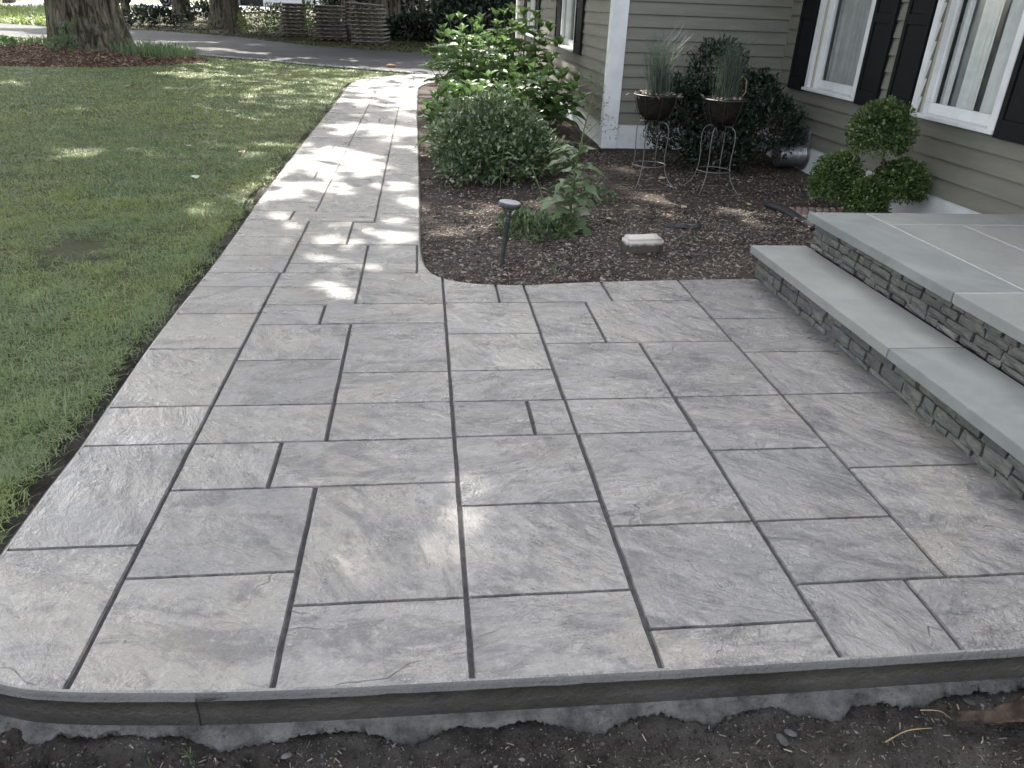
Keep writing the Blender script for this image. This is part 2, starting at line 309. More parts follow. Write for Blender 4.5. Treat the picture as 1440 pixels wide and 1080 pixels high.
# ------------------------------------------------------------------ terrain
NEAR = [(-60, 56), (-18, 30.2), (-13.4, 28.0), (-11.65, 26.9), (-8.12, 24.06), (-6.9, 23.4), (-5.44, 22.1), (-4.05, 21.4), (-2.49, 20.2), (-.08, 18.85), (3, 17.2), (8, 15.5), (60, 10)]
FAR = [(-60, 62), (-17.2, 36.2), (-15, 35), (-9.9, 34), (-7, 31.9), (-4.1, 28.3), (-.76, 25.9), (.12, 25.6), (6, 24.6), (60, 20)]
def lerp_line(L, x): return float(np.interp(x, [p[0] for p in L], [p[1] for p in L]))
def gz(x, y):                                # height of the ground sheet
    s = y-lerp_line(FAR, x)
    if s > 0: return -.02 + .6*smooth01(s, 1.5, 17) + (.05*fnoise(x, y, .35) if s > 2 else 0)
    return -.3 + .28*smooth01(y-lerp_line(NEAR, x), 1.0, 5)
def grid_sheet(name, xs, ys, zf, mat, keep=None, smooth=True):
    nx, ny = len(xs), len(ys); V = [(x, y, zf(x, y)) for y in ys for x in xs]
    F = [(j*nx+i, j*nx+i+1, (j+1)*nx+i+1, (j+1)*nx+i) for j in range(ny-1) for i in range(nx-1) if keep is None or keep(.5*(xs[i]+xs[i+1]), .5*(ys[j]+ys[j+1]))]
    return link(name, mesh(name, V, F, mat, smooth))
xs = list(np.concatenate([[-400, -200, -100, -60], np.arange(-40, 30, 1.0), [40, 60, 100, 200, 400]])); ys = list(np.concatenate([[-100, -30, -10], np.arange(-5, 75, 1.0), [90, 120, 200, 400, 800]]))
struct(grid_sheet('ground', xs, ys, gz, MT['forest']))
# driveway
xsd = list(np.arange(-40, 24, .8)); V = []; F = []
for x in xsd:
    a, b = lerp_line(NEAR, x), lerp_line(FAR, x)
    for k in range(5): V.append((x, a+(b-a)*k/4, .012-.0*k))
F = [(i*5+k, (i+1)*5+k, (i+1)*5+k+1, i*5+k+1) for i in range(len(xsd)-1) for k in range(4)]
struct(link('driveway', mesh('driveway', V, F, MT['asphalt'])))
# ------------------------------------------------------------------ walkway outline
front = catmull([(-1.314, 2.28), (-1.307, 1.96), (-1.285, 1.70), (-1.20, 1.50), (-1.06, 1.428), (-.897, 1.394), (-.58, 1.368), (-.28, 1.357), (.1, 1.353), (.6, 1.349), (1.125, 1.349), (1.63, 1.351), (2.3, 1.353)], 5)
right = catmull([(2.3, 4.48), (2.13, 4.481), (1.6, 4.462), (1.118, 4.431), (.85, 4.40), (.611, 4.370), (.436, 4.378), (.28, 4.405), (.150, 4.465), (.060, 4.560), (.010, 4.69), (-.018, 4.87), (-.034, 5.19), (-.040, 6.07), (-.050, 7.77), (-.07, 9.8), (-.093, 12), (-.095, 14.85), (-.05, 16.0), (.25, 16.9), (1.1, 17.5)], 4)
left = catmull([(1.3, 18.05), (-.08, 18.70), (-.47, 18.35), (-.848, 17.89), (-1.13, 17.45), (-1.315, 16.94), (-1.41, 16.3), (-1.432, 15.76), (-1.412, 13.47), (-1.408, 11.5), (-1.408, 9.55), (-1.391, 6.9), (-1.365, 5.8), (-1.346, 4.78), (-1.35, 3.64), (-1.325, 2.89), (-1.312, 2.57), (-1.314, 2.28)], 4)
OUT = [p for p in front+right+left[:-1]]
def offset(P, d):
    n = len(P); R = []
    for i in range(n):
        a, b, c = np.array(P[i-1]), np.array(P[i]), np.array(P[(i+1) % n]); e1 = b-a; e2 = c-b
        n1 = np.array((-e1[1], e1[0]))/(np.linalg.norm(e1)+1e-9); n2 = np.array((-e2[1], e2[0]))/(np.linalg.norm(e2)+1e-9)
        m = n1+n2; m /= np.linalg.norm(m)+1e-9; R.append(tuple(b+m*d/max(.5, m.dot(n1))))
    return R
INS = offset(OUT, .019)
base = MB(); I5 = offset(OUT, .006); nO = len(OUT)
base.add([(x, y, -.009) for x, y in I5]+[(x, y, -.118) for x, y in I5], [tuple(range(nO)), tuple(reversed(range(nO, 2*nO)))]+[(i, nO+i, nO+(i+1) % nO, (i+1) % nO) for i in range(nO)])
walk = struct(base.build('walkway', MT['joint']))
# tooled rounded edge with a thin ragged lip, hangs on the slab
prof = [(.019, 0.0), (.012, -.0012), (.0065, -.0040), (.0025, -.0085), (.0, -.0140), (-.0024, -.0152), (-.0024, -.0172), (.0012, -.0182), (.0012, -.060), (.0012, -.112), (.006, -.117)]
V = []; rings = [offset(OUT, p[0]) for p in prof]
dense = []
for i in range(nO):
    a, b = np.array(OUT[i]), np.array(OUT[(i+1) % nO]); L = np.linalg.norm(b-a); near = a[1] < 3
    for k in range(max(1, int(L/(.03 if near else .3)))): dense.append((i, k/max(1, int(L/(.03 if near else .3)))))
np_ = len(prof)
for (i, f) in dense:
    for q in range(np_):
        a, b = rings[q][i], rings[q][(i+1) % nO]; x = a[0]+(b[0]-a[0])*f; y = a[1]+(b[1]-a[1])*f; z = prof[q][1]
        if q in (4, 5, 6, 7): z += .0030*fnoise(x, y, 14)+.0025*fnoise(x, y, 45)
        if q in (5, 6): y -= max(0, .003*fnoise(x, y, 20, 3))
        V.append((x, y, z))
nd = len(dense); F = [(i*np_+q, i*np_+q+1, ((i+1) % nd)*np_+q+1, ((i+1) % nd)*np_+q) for i in range(nd) for q in range(np_-1)]
me = mesh('tooled_edge', V, F, MT['edge'], True); me.materials.append(MT['stamp']); me.polygons.foreach_set('material_index', [1 if (i % (np_-1)) < 1 else 0 for i in range(len(F))]); link('tooled_edge', me, walk)
# stones pressed into the slab
def clip(poly, ax, val, keep_less):
    out = []
    for i in range(len(poly)):
        a, b = poly[i-1], poly[i]; ia = (a[ax] <= val) == keep_less or a[ax] == val; ib = (b[ax] <= val) == keep_less or b[ax] == val
        if ia != ib:
            t_ = (val-a[ax])/(b[ax]-a[ax]); p = [a[0]+(b[0]-a[0])*t_, a[1]+(b[1]-a[1])*t_]; p[ax] = val; out.append(tuple(p))
        if ib: out.append(b)
    return out
def stone(x0, x1, y0, y1):
    ch = .0036; gx, gy = (.0055, .0036) if y0 < 4.5 else (.0055, .0040)
    if x1 <= 9 and x0 >= -9: pass
    T = [x0+gx+ch, x1-gx-ch, y0+gy+ch*.7, y1-gy-ch*.7]; B = [x0+gx, x1-gx, y0+gy, y1-gy]
    P = [tuple(p) for p in INS]
    for ax, v, k in ((0, T[0], False), (0, T[1], True), (1, T[2], False), (1, T[3], True)):
        P = clip(P, ax, v, k)
        if len(P) < 3: return
    k = 0                                       # drop the zero-width spikes that clipping a concave outline leaves
    while k < len(P) and len(P) > 3:
        a, b, c = P[k-1], P[k], P[(k+1) % len(P)]; u1 = (b[0]-a[0], b[1]-a[1]); u2 = (c[0]-b[0], c[1]-b[1]); l1 = math.hypot(*u1); l2 = math.hypot(*u2)
        if l1 < 1e-7 or l2 < 1e-7 or (abs(u1[0]*u2[1]-u1[1]*u2[0]) < 1e-5*l1*l2+1e-12 and u1[0]*u2[0]+u1[1]*u2[1] < 0): P.pop(k); k = max(0, k-2)
        else: k += 1
    Q = []
    for i in range(len(P)):
        a, b = P[i-1], P[i]; L = math.hypot(b[0]-a[0], b[1]-a[1]);
        if L < 1e-6: continue
        m = max(1, int(L/.07))
        for k in range(m): Q.append((a[0]+(b[0]-a[0])*(k+1)/m, a[1]+(b[1]-a[1])*(k+1)/m))
    area = .5*sum(Q[i-1][0]*Q[i][1]-Q[i][0]*Q[i-1][1] for i in range(len(Q)))
    if area < 0: Q.reverse()
    if abs(area) < .004: return
    cx = sum(p[0] for p in Q)/len(Q); cyy = sum(p[1] for p in Q)/len(Q); n = len(Q); tv, bv = [], []
    for (x, y) in Q:
        bx, by = x, y; onr = False
        if abs(x-T[0]) < 1e-5: bx = B[0]; onr = True
        if abs(x-T[1]) < 1e-5: bx = B[1]; onr = True
        if abs(y-T[2]) < 1e-5: by = B[2]; onr = True
        if abs(y-T[3]) < 1e-5: by = B[3]; onr = True
        jx = .0022*fnoise(x, y, 9, 1)+.0012*fnoise(x, y, 40, 1); jy = .0022*fnoise(x, y, 9, 5)+.0012*fnoise(x, y, 40, 5)
        if not onr: jx = jy = 0
        tv.append((x+jx-cx, y+jy-cyy, -.0006*onr)); bv.append((bx+jx-cx, by+jy-cyy, -.0098))
    V = tv+bv; F = [tuple(range(n))]+[(i, n+i, n+(i+1) % n, (i+1) % n) for i in range(n)]
    link('slab_stone', mesh('slab_stone', V, F, MT['stamp']), walk, (cx, cyy, 0))
E, R_ = -9, 9
ST = []
def col(x0, x1, ys_): 
    for a, b in zip(ys_[:-1], ys_[1:]): ST.append((x0, x1, a, b))
# left column
col(E, -.9, [0, 1.967, 2.57, 2.872, 3.455, 3.91, 4.34, 4.595]); col(E, -.882, [4.595, 4.95, 5.385, 5.835])
ST += [(E, -1.035, 5.835, 6.12), (-1.035, -.39, 5.82, 6.12)]
col(E, -.87, [6.12, 6.41, 6.715, 7.335]); ST += [(E, -1.035, 7.335, 7.63), (-1.035, -.39, 7.335, 7.63)]
col(E, -.865, [7.63, 8.2, 8.84]); ST += [(E, -1.03, 8.84, 9.09), (-1.03, -.39, 8.84, 9.09)]
col(E, -.87, [9.09, 9.7, 10.27, 11.1, 11.92, 12.8, 13.7, 14.6, 15.5, 16.4, 17.3, 19])
# second column
col(-.9, -.4, [0, 1.812, 2.257]); ST += [(-.9, -.566, 2.257, 2.565), (-.566, .1, 2.257, 2.565)]
col(-.9, -.4, [2.565, 2.868, 3.313, 3.75]); ST += [(-.9, -.565, 3.75, 4.04), (-.565, .1, 3.76, 4.05)]
col(-.9, -.4, [4.04, 4.33, 4.59]); col(-.882, -.4, [4.59, 4.78, 5.20]); ST += [(-.882, -.55, 5.20, 5.82), (-.55, R_, 5.20, 5.78)]
col(-.87, -.39, [6.12, 6.72, 7.335]); col(-.87, -.39, [7.63, 8.25, 8.84]); col(-.87, -.39, [9.09, 9.75, 10.28, 11.05])
ST += [(-.87, -.62, 11.05, 11.45), (-.62, -.39, 11.05, 11.45)]; col(-.87, -.39, [11.45, 12.1, 12.62]); ST += [(-.87, -.60, 12.62, 13.3), (-.60, R_, 12.62, 13.3)]
col(-.88, -.25, [13.3, 14.0, 14.9, 15.8]); col(-.25, R_, [13.3, 14.3, 15.2, 15.8]); col(-.88, -.2, [15.8, 16.6, 17.4, 19]); col(-.2, R_, [15.8, 16.8, 17.6, 19])
col(-.39, R_, [5.78, 6.06, 6.65, 7.08, 7.52, 8.1, 8.7, 9.3, 10.0, 10.6, 11.3, 12.0, 12.62])
# third column
col(-.4, .1, [0, 1.667, 2.257]); col(-.4, .1, [2.565, 2.868, 3.165, 3.76]); ST += [(-.4, .1, 4.05, 4.585), (-.4, -.06, 4.585, 5.19), (-.06, R_, 4.585, 5.19)]
col(.1, .598, [0, 1.667, 2.112, 2.573]); ST += [(.1, .427, 2.573, 2.867), (.427, .598, 2.573, 2.867)]; col(.1, .593, [2.867, 3.17, 3.607, 4.057]); ST += [(.1, .42, 4.057, 4.585), (.42, .592, 4.057, 4.585)]
col(.6, 1.1, [0, 1.506, 1.969, 2.572]); col(.595, 1.093, [2.572, 2.867, 3.475]); ST += [(.593, .922, 3.475, 4.062), (.922, 1.598, 3.478, 4.078), (.592, 1.09, 4.065, 4.6), (1.09, 1.6, 4.078, 4.6)]
ST += [(1.1, 1.457, 0, 1.657), (1.457, R_, 0, 1.655)]; col(1.1, 1.6, [1.657, 1.967, 2.421, 2.873]); ST += [(1.093, 1.6, 2.873, 3.48)]
col(1.6, R_, [1.655, 2.272, 2.876, 3.339, 3.793, 4.6])
for s in ST: stone(*s)
# ------------------------------------------------------------------ lawn
def left_x(y):
    L = sorted([(q[1], q[0]) for q in left if q[0] < -.9]+[(1.5, -1.3), (1.0, -1.3)]); return float(np.interp(y, [a[0] for a in L], [a[1] for a in L]))
def gap(y): return .070+.055*(1+fnoise(y, 0, 1.3))*.8+.045*abs(fnoise(y, 3, 6))
edgepts = [(left_x(y)-gap(y)*(1.0 if y < 8 else .8), y) for y in np.arange(1.62, 16.6, .06)]
edgepts += [(x-.06, y+.07) for x, y in reversed([q for q in left if q[1] > 16.6 and q[0] < 0])]
poly = edgepts+[(x, y-.02) for x, y in reversed(NEAR) if -18.1 < x < -.1]+[(-18, 1.62)]
nP = len(poly); lawn = MB().add([(x, y, -.03) for x, y in poly]+[(x+.02, y, -.11) for x, y in poly], [tuple(range(nP))]+[(i, nP+i, nP+(i+1) % nP, (i+1) % nP) for i in range(nP)])
struct(lawn.build('lawn', MT['lawnsoil']))
# soil strip between lawn and walk
ysr = list(np.arange(1.0, 19, .04)); V = []; F = []
for y in ysr:
    x0 = (left_x(y) if y < 17 else -1.3)
    for k in range(6): xx = x0-.28+k*.07; V.append((xx, y, -.062-.02*abs(fnoise(xx, y, 12))-.015*fnoise(xx, y, 40)-(.03 if k == 5 else 0)))
F = [(i*6+k, (i+1)*6+k, (i+1)*6+k+1, i*6+k+1) for i in range(len(ysr)-1) for k in range(5)]
for i, f in enumerate(F): F[i] = tuple(reversed(f))
struct(link('soil_strip', mesh('soil_strip', V, F, MT['soil'], True)))
def xmin_view(y): return -.74*y-1.2-(.3 if y < 5 else 0)
MOUND = (-8.6, 20.7, 3.35, 2.7)
def in_mound(x, y, k=1.0): return ((x-MOUND[0])/(MOUND[2]*k))**2+((y-MOUND[1])/(MOUND[3]*k))**2 < 1
def scatter(n, x0f, x1f, y0, y1, ok):
    out = []
    while len(out) < n:
        y = random.uniform(y0, y1); x = random.uniform(x0f(y), x1f(y))
        if ok(x, y): out.append((x, y))
    return np.array(out)
def lawn_ok(x, y):
    if y > lerp_line(NEAR, x)-.15 or in_mound(x, y, .97): return False
    if x > -1.6 and y < 17 and x > left_x(y)-gap(y)*(.75 if y < 8 else .6): return False
    if y >= 17 and x > -1.5:
        lx = float(np.interp(y, [17, 17.45, 17.89, 18.35, 18.7], [-1.36, -1.2, -.93, -.55, -.15])); 
        if x > lx: return False
    return random.random() < .28+1.5*(fnoise(x, y, 1.1)+.62) * 1.0
BL_V = np.array([(-.5, 0, 0), (.5, 0, 0), (.36, .35, .55), (-.36, .35, .55), (.05, 1, .75), (-.05, 1, .75)]); BL_F = np.array([(0, 1, 2, 3)]); BL_F = np.array([(0, 1, 2, 3), (3, 2, 4, 5)])
def clump_field(pts, per, radius, ln, wd):
    n = len(pts); N = n*per; T = np.repeat(pts, per, 0)+rng.normal(0, radius, (N, 2)); a = rng.uniform(-np.pi, np.pi, N); L = ln*rng.uniform(.5, 1.35, N)*np.repeat(.75+.9*np.clip(np.array([fnoise(p[0], p[1], 3.5) for p in pts])+.35, 0, 1)+.5*(rng.random(n) < .05), per); lean = rng.uniform(.5, 2.6, N)
    ca, sa = np.cos(a), np.sin(a); Z = np.zeros(N)
    Rm = np.stack([ca, -sa, Z, sa, ca, Z, Z, Z, np.ones(N)], 1).reshape(N, 3, 3)
    S = np.stack([np.full(N, wd)*rng.uniform(.6, 1.3, N), L*np.minimum(lean*.62, 1.15), L/(lean+.45)*.95], 1)
    vb = np.clip(np.repeat(rng.random(n), per)*.35+rng.random(N)*.65, 0, 1)
    return inst(BL_V, BL_F, Rm, np.column_stack([T, np.full(N, -.032)]), S, vb)
G = []
for (n, y0, y1, per, rd, ln, wd) in ((1500, 1.62, 3.4, 44, .035, .046, .0030), (3300, 3.4, 6.2, 30, .045, .046, .0038), (5200, 6.2, 11, 18, .07, .048, .0058), (7500, 11, 19, 12, .11, .05, .010), (4500, 19, 28.5, 10, .14, .055, .015)):
    G.append(clump_field(scatter(n, lambda y: max(-17, xmin_view(y)), lambda y: -1.38 if y < 17 else -.1, y0, y1, lawn_ok), per, rd, ln, wd))
V, F, A = join_inst(G); grass = link('lawn_grass', mesh('lawn_grass', V, F, MT['grass'], False, A)); tag(grass, 'short mown green grass with paler patches beside the walkway', 'grass', kind='stuff')
# ------------------------------------------------------------------ planting bed and mulch
def right_x(y):
    L = sorted([(q[1], q[0]) for q in right if q[0] < .3 and q[1] > 4.4]); return float(np.interp(y, [a[0] for a in L], [a[1] for a in L]))
RC = sorted([(q[0], q[1]) for q in right if q[1] < 4.75 and q[0] < 2.4])
def bed_ok(x, y):
    if x < 2.2 and y < 4.75 and y < float(np.interp(x, [a[0] for a in RC], [a[1] for a in RC]))+.006: return False
    if x < right_x(y)+.006: return False
    if x > 2.08 and y < 4.62: return False
    if x > 2.42 and y < 4.63: return False
    if y > 9.17 and x > 2.1: return False
    return x < 4.18
def bz(x, y): return -.028+.012*fnoise(x, y, 2.2)+.011*fnoise(x, y, 11)+.006*fnoise(x, y, 30) - .0*y
struct(grid_sheet('mulch_bed', list(np.arange(-.12, 4.3, .04)), list(np.arange(4.3, 9.3, .04)), bz, MT['mulchbase'], lambda x, y: not (x > 2.1 and y < 4.45)))
struct(grid_sheet('mulch_bed_strip', list(np.arange(-.12, 2.3, .08)), list(np.arange(9.2599, 17.4, .08)), bz, MT['mulchbase']))
def chips(name, pts, zf, smin, smax, mat, label, flat=.35):
    n = len(pts); z = np.array([zf(x, y) for x, y in pts]); s = rng.uniform(smin, smax, n)*np.where(rng.random(n) < .06, 1.9, 1)
    S = np.stack([s*rng.uniform(.18, .5, n), s, s*rng.uniform(.08, .22, n)], 1)
    V, F, A = inst(CHIP_V, CHIP_F, rots(n, flat), np.column_stack([pts, z+.003]), S, None)
    return tag(link(name, mesh(name, V, F, mat, False, A)), label, 'mulch', kind='stuff')
pts = np.concatenate([scatter(19000, lambda y: -.1, lambda y: 4.15, 4.36, 6.4, bed_ok), scatter(12000, lambda y: -.1, lambda y: 4.15, 6.4, 9.2, bed_ok), scatter(1800, lambda y: -.1, lambda y: 2.1, 9.2, 13, bed_ok)])
chips('bark_chips', pts, bz, .009, .028, MT['chips'], 'grey brown shredded bark mulch covering the planting bed')
# ------------------------------------------------------------------ foreground trench and squeezed-out concrete
FR = [(q[0], q[1]) for q in front if q[1] < 1.72]
def front_y(x): return float(np.interp(x, [a[0] for a in sorted(FR)], [a[1] for a in sorted(FR)]))
def tz(x, y):
    d = front_y(max(-1.29, x))-y
    z = -.150-.020*smooth01(d, .0, .05)+.012*smooth01(d, .05, .3)+.020*fnoise(x, y, 5)+.012*fnoise(x, y, 17)+.006*fnoise(x, y, 50)+.004*fnoise(x, y, 110)
    if x < -.75: z += .030*smooth01(-.75-x, 0, .35)
    return z
struct(grid_sheet('trench_soil', list(np.arange(-2.6, 2.6, .009)), list(np.arange(.75, 1.75, .009)), tz, MT['soil']))
struct(grid_sheet('front_ground', list(np.arange(-6, 7, .1)), list(np.arange(-4, .80, .1)), lambda x, y: -.155+.02*fnoise(x, y, 3), MT['soil']))
# ragged overflow: depth below the slab face follows the photograph
HK = [(-1.3, .02), (-1.1, .03), (-.98, .045), (-.93, .012), (-.80, .005), (-.62, .008), (-.57, .035), (-.50, .045), (-.43, .040), (-.34, .015), (-.22, .008), (-.16, .018), (-.10, .045), (-.03, .050), (.03, .018), (.17, .022), (.24, .008), (.33, .030), (.44, .060), (.52, .02), (.60, .012), (.74, .050), (.80, .03), (.92, .014), (1.03, .055), (1.08, .075), (1.14, .03), (1.22, .022), (1.30, .05), (1.36, .05), (1.42, .014), (1.6, .018), (1.75, .008), (2.3, .01)]
V = []; F = []; xr = list(np.arange(-1.27, 2.25, .005)); K = 9
for i, x in enumerate(xr):
    fy = front_y(x); h = float(np.interp(x, [k[0] for k in HK], [k[1] for k in HK])); h = max(.003, h*(1+.35*fnoise(x, 5, 8))+.010*fnoise(x, 0, 22)+.007*fnoise(x, 0, 70)+.004*fnoise(x, 0, 180)); wd = .010+h*.55+.005*fnoise(x, 2, 12)
    P = [(-.004, -.1045), (.008+.002*fnoise(x, 7, 9), -.1055), (.009+.002*fnoise(x, 7, 9), -.1125), (wd, -.124-h*.25), (wd*1.02, -.118-h*.7), (wd*.9, -.116-h), (wd*.7, -.121-h), (wd*.3, -.118-h*.8), (-.01, -.12-h*.5)]
    for j, (d, z) in enumerate(P):
        e = .005*fnoise(x, j*.9, 22)+.004*fnoise(x, j*.9, 75)+.003*fnoise(x, j*.9, 160) if j else 0
        V.append((x, fy-d+e, z+(e*.6 if j > 1 else 0)))
F = [(i*K+q, (i+1)*K+q, (i+1)*K+q+1, i*K+q+1) for i in range(len(xr)-1) for q in range(K-1)]
link('squeezed_concrete', mesh('squeezed_concrete', V, F, MT['raw'], True), walk)
pts = scatter(15000, lambda y: -1.5, lambda y: 2.1, .98, 1.40, lambda x, y: y < front_y(max(-1.29, x))-.01)
n = len(pts); s = rng.uniform(.0016, .0060, n)*np.where(rng.random(n) < .05, 2.4, 1)
V, F, A = inst(ROCK_V, ROCK_F, rots(n, .9), np.column_stack([pts, np.array([tz(x, y) for x, y in pts])]), np.stack([s, s*rng.uniform(.7, 2.2, n), s*.8], 1), rng.random(n)**2.0)
tag(link('soil_crumbs', mesh('soil_crumbs', V, F, MT['crumbs'], False, A)), 'dark soil crumbs and small pebbles in the trench before the slab', 'soil', kind='stuff')
pts = scatter(700, lambda y: -1.4, lambda y: 2.0, 1.05, 1.37, lambda x, y: y < front_y(max(-1.29, x))-.02)
n = len(pts); s = rng.uniform(.008, .024, n)
V, F, A = inst(CHIP_V, CHIP_F, rots(n, .5), np.column_stack([pts, np.array([tz(x, y) for x, y in pts])+.002]), np.stack([s*.16, s, s*.09], 1))
tag(link('soil_chips', mesh('soil_chips', V, F, MT['chips'], False, A)), 'thin wood splinters scattered on the dark soil before the slab', 'splinters', kind='stuff')
pts = scatter(420, lambda y: -1.5, lambda y: 2.1, .95, 1.38, lambda x, y: y < front_y(max(-1.29, x))-.02)
n = len(pts); s = rng.uniform(.008, .026, n)**1.0
V, F, A = inst(ROCK_V, ROCK_F, rots(n, 1.2), np.column_stack([pts, np.array([tz(x, y) for x, y in pts])]), np.stack([s, s*rng.uniform(.8, 1.5, n), s*.7], 1)); tag(link('soil_clods', mesh('soil_clods', V, F, MT['soil'], False, A)), 'lumpy soil clods in the trench before the slab', 'soil', kind='stuff')
# crumbs in the side strip
pts = []
while len(pts) < 4200:
    y = 1.6+(random.random()**1.8)*14; x = left_x(y)-random.uniform(.0, .13); pts.append((x, y))
pts = np.array(pts); n = len(pts); s = rng.uniform(.003, .010, n)
V, F, A = inst(ROCK_V, ROCK_F, rots(n, .8), np.column_stack([pts, np.full(n, -.075)]), np.stack([s, s*rng.uniform(.7, 2.5, n), s*.8], 1), rng.random(n)**1.5)
tag(link('edge_crumbs', mesh('edge_crumbs', V, F, MT['crumbs'], False, A)), 'dark loose soil along the cut edge between lawn and walkway', 'soil', kind='stuff')
pts = []
while len(pts) < 520:
    q = random.random()
    if q < .45: y = random.uniform(1.5, 8); x = left_x(y)+abs(random.gauss(0, .12))+.02
    elif q < .8: y = random.uniform(1.6, 4.4); x = 2.12-abs(random.gauss(0, .12))
    else: x, y = random.uniform(-1.2, 2), random.uniform(1.42, 4.3)
    pts.append((x, y))
pts = np.array(pts); n = len(pts); s = rng.uniform(.0012, .0040, n)
V, F, A = inst(ROCK_V, ROCK_F, rots(n, .9), np.column_stack([pts, np.full(n, .0012)]), np.stack([s, s*rng.uniform(.8, 3.0, n), s*.6], 1), rng.random(n))
tag(link('grit', mesh('grit', V, F, MT['crumbs'], False, A)), 'specks of soil and grit strewn on the stamped concrete', 'grit', kind='stuff')
pts = np.array([(x, front_y(x)-random.uniform(.02, .10)) for x in np.random.default_rng(3).uniform(-1.2, 1.9, 150)]); n = len(pts); s = rng.uniform(.004, .014, n)
V, F, A = inst(ROCK_V, ROCK_F, rots(n, .9), np.column_stack([pts, np.array([tz(x, y) for x, y in pts])+.002]), np.stack([s, s*1.3, s*.7], 1)); tag(link('concrete_crumbs', mesh('concrete_crumbs', V, F, MT['raw'], False, A)), 'grey concrete crumbs fallen on the soil under the slab edge', 'rubble', kind='stuff')
# small pebbles, twigs and sprigs of the trench
def twig(name, pts, r, label, cat='twig', mat='twig'):
    return tag(MB().tube(catmull(pts, 5), [r*(1-.5*i/10) for i in range(11)], 5).build(name, MT[mat]), label, cat)
twig('twig', [(1.18, 1.215, -.150), (1.25, 1.235, -.138), (1.33, 1.245, -.148)], .0022, 'thin pale curved twig lying in the trench soil below the slab edge', 'twig', 'dry')
twig('twig', [(1.33, 1.30, -.145), (1.375, 1.285, -.135), (1.40, 1.265, -.145)], .0016, 'short twig in the soil left of the curled brown fabric', 'twig', 'dry')
# curled fabric flap, bottom right
V = []; nx, ny = 26, 12
for j in range(ny):
    for i in range(nx):
        u, v_ = i/(nx-1), j/(ny-1); x = 1.385+.34*u+.02*v_; y = 1.235+.085*v_*(.4+.9*u)-.03*math.sin(u*5)*(.3+v_)*.4-.035*u
        z = -.128+.032*math.sin(v_*3.1)*math.sin(u*6.3+.6)**2+.018*u+.016*fnoise(x, y, 14)+.008*fnoise(x, y, 40)+.01*(v_-.5)**2*4
        V.append((x, y, z))
F = [(j*nx+i, j*nx+i+1, (j+1)*nx+i+1, (j+1)*nx+i) for j in range(ny-1) for i in range(nx-1)]
fl = link('fabric_flap', mesh('fabric_flap', V, F, MT['fabric'], True)); sm = fl.modifiers.new('thick', 'SOLIDIFY'); sm.thickness = .003
tag(fl, 'crumpled brown landscape fabric lying in the soil below the slab corner', 'fabric')
def blade_tuft(name, x, y, z, n, h, label, cat, mat='sunny', spread=.5, wd=.0035):
    T = np.tile((x, y, z), (n, 1)).astype(float); T[:, :2] += rng.normal(0, .006*max(1, h*6), (n, 2)); a = rng.uniform(-np.pi, np.pi, n); ca, sa = np.cos(a), np.sin(a); Z = np.zeros(n)
    Rm = np.stack([ca, -sa, Z, sa, ca, Z, Z, Z, np.ones(n)], 1).reshape(n, 3, 3); L = h*rng.uniform(.5, 1.1, n)
    V, F, A = inst(BL_V, BL_F, Rm, T, np.stack([np.full(n, wd), L*spread*rng.uniform(.2, 1, n), L*1.3], 1))
    return tag(link(name, mesh(name, V, F, MT[mat], False, A)), label, cat)
blade_tuft('grass_sprig', -.595, 1.305, -.165, 7, .05, 'small green grass sprig in dark soil below the slab joint crack', 'grass sprig', 'weedl')
blade_tuft('grass_sprig', -.70, 1.30, -.165, 3, .035, 'tiny single blade sprout in soil left of the larger sprig', 'grass sprig', 'weedl')
for (x, y, s, r, lab) in ((.92, 1.26, .014, .3, 'rounded grey pebble in the soil below the middle of the slab edge'), (.945, 1.27, .012, 1.2, 'smaller grey pebble touching the rounded one in the trench'), (-.37, 1.31, .010, 2, 'pale pebble under the overhanging concrete left of centre'), (1.50, 1.33, .013, .8, 'flat grey pebble in the soil near the right end of the slab edge')):
    m = MB().lathe([(.15, -.5), (.7, -.42), (1, -.1), (.95, .15), (.6, .42), (.15, .5)], 9); o = m.build('pebble', MT['raw'], None, True); o.location = (x, y, tz(x, y)+s*.35); o.scale = (s, s*1.5, s*.7); o.rotation_euler = (.1, .1, r); tag(o, lab, 'pebble')
# ------------------------------------------------------------------ bluestone steps
steps = empty('stone_steps', (2.1, 4.5, 0), 'two broad bluestone steps with stacked stone risers leading to a landing', 'steps')
steps.location = (0, 0, 0)
Y0, YE = .6, 4.53
MB().box(2.175, 2.60, Y0, YE-.035, -.1, .149).build('riser_core', MT['vback'], steps)
MB().box(2.515, 4.17, Y0, YE-.035, -.1, .369).build('landing_core', MT['vback'], steps)
def flag(x0, x1, y0, y1, z0, z1, name='flagstone', b=.003):
    cx, cyy = (x0+x1)/2, (y0+y1)/2
    m = MB().box(x0-cx, x1-cx, y0-cyy, y1-cyy, z0, z1); return m.build(name, MT['blue'], steps, False, b, (cx, cyy, 0))
for a, b in ((Y0, 1.42), (1.424, 2.925), (2.929, YE+.02)): flag(2.095, 2.468, a, b, .151, .200, 'tread')
MB().box(2.44, 4.19, Y0, YE, .371, .4188).build('mortar_bed', MT['mortar'], steps)
jw = .013
for a, b in ((Y0, 1.55), (1.55, 3.055), (3.055, YE+.01)): flag(2.432, 2.815-jw/2, a+jw/2, b-(jw/2 if b < 4.5 else 0), .3705, .4205)
flag(2.815+jw/2, 4.20, 4.262+jw/2, YE+.01, .3705, .4205)
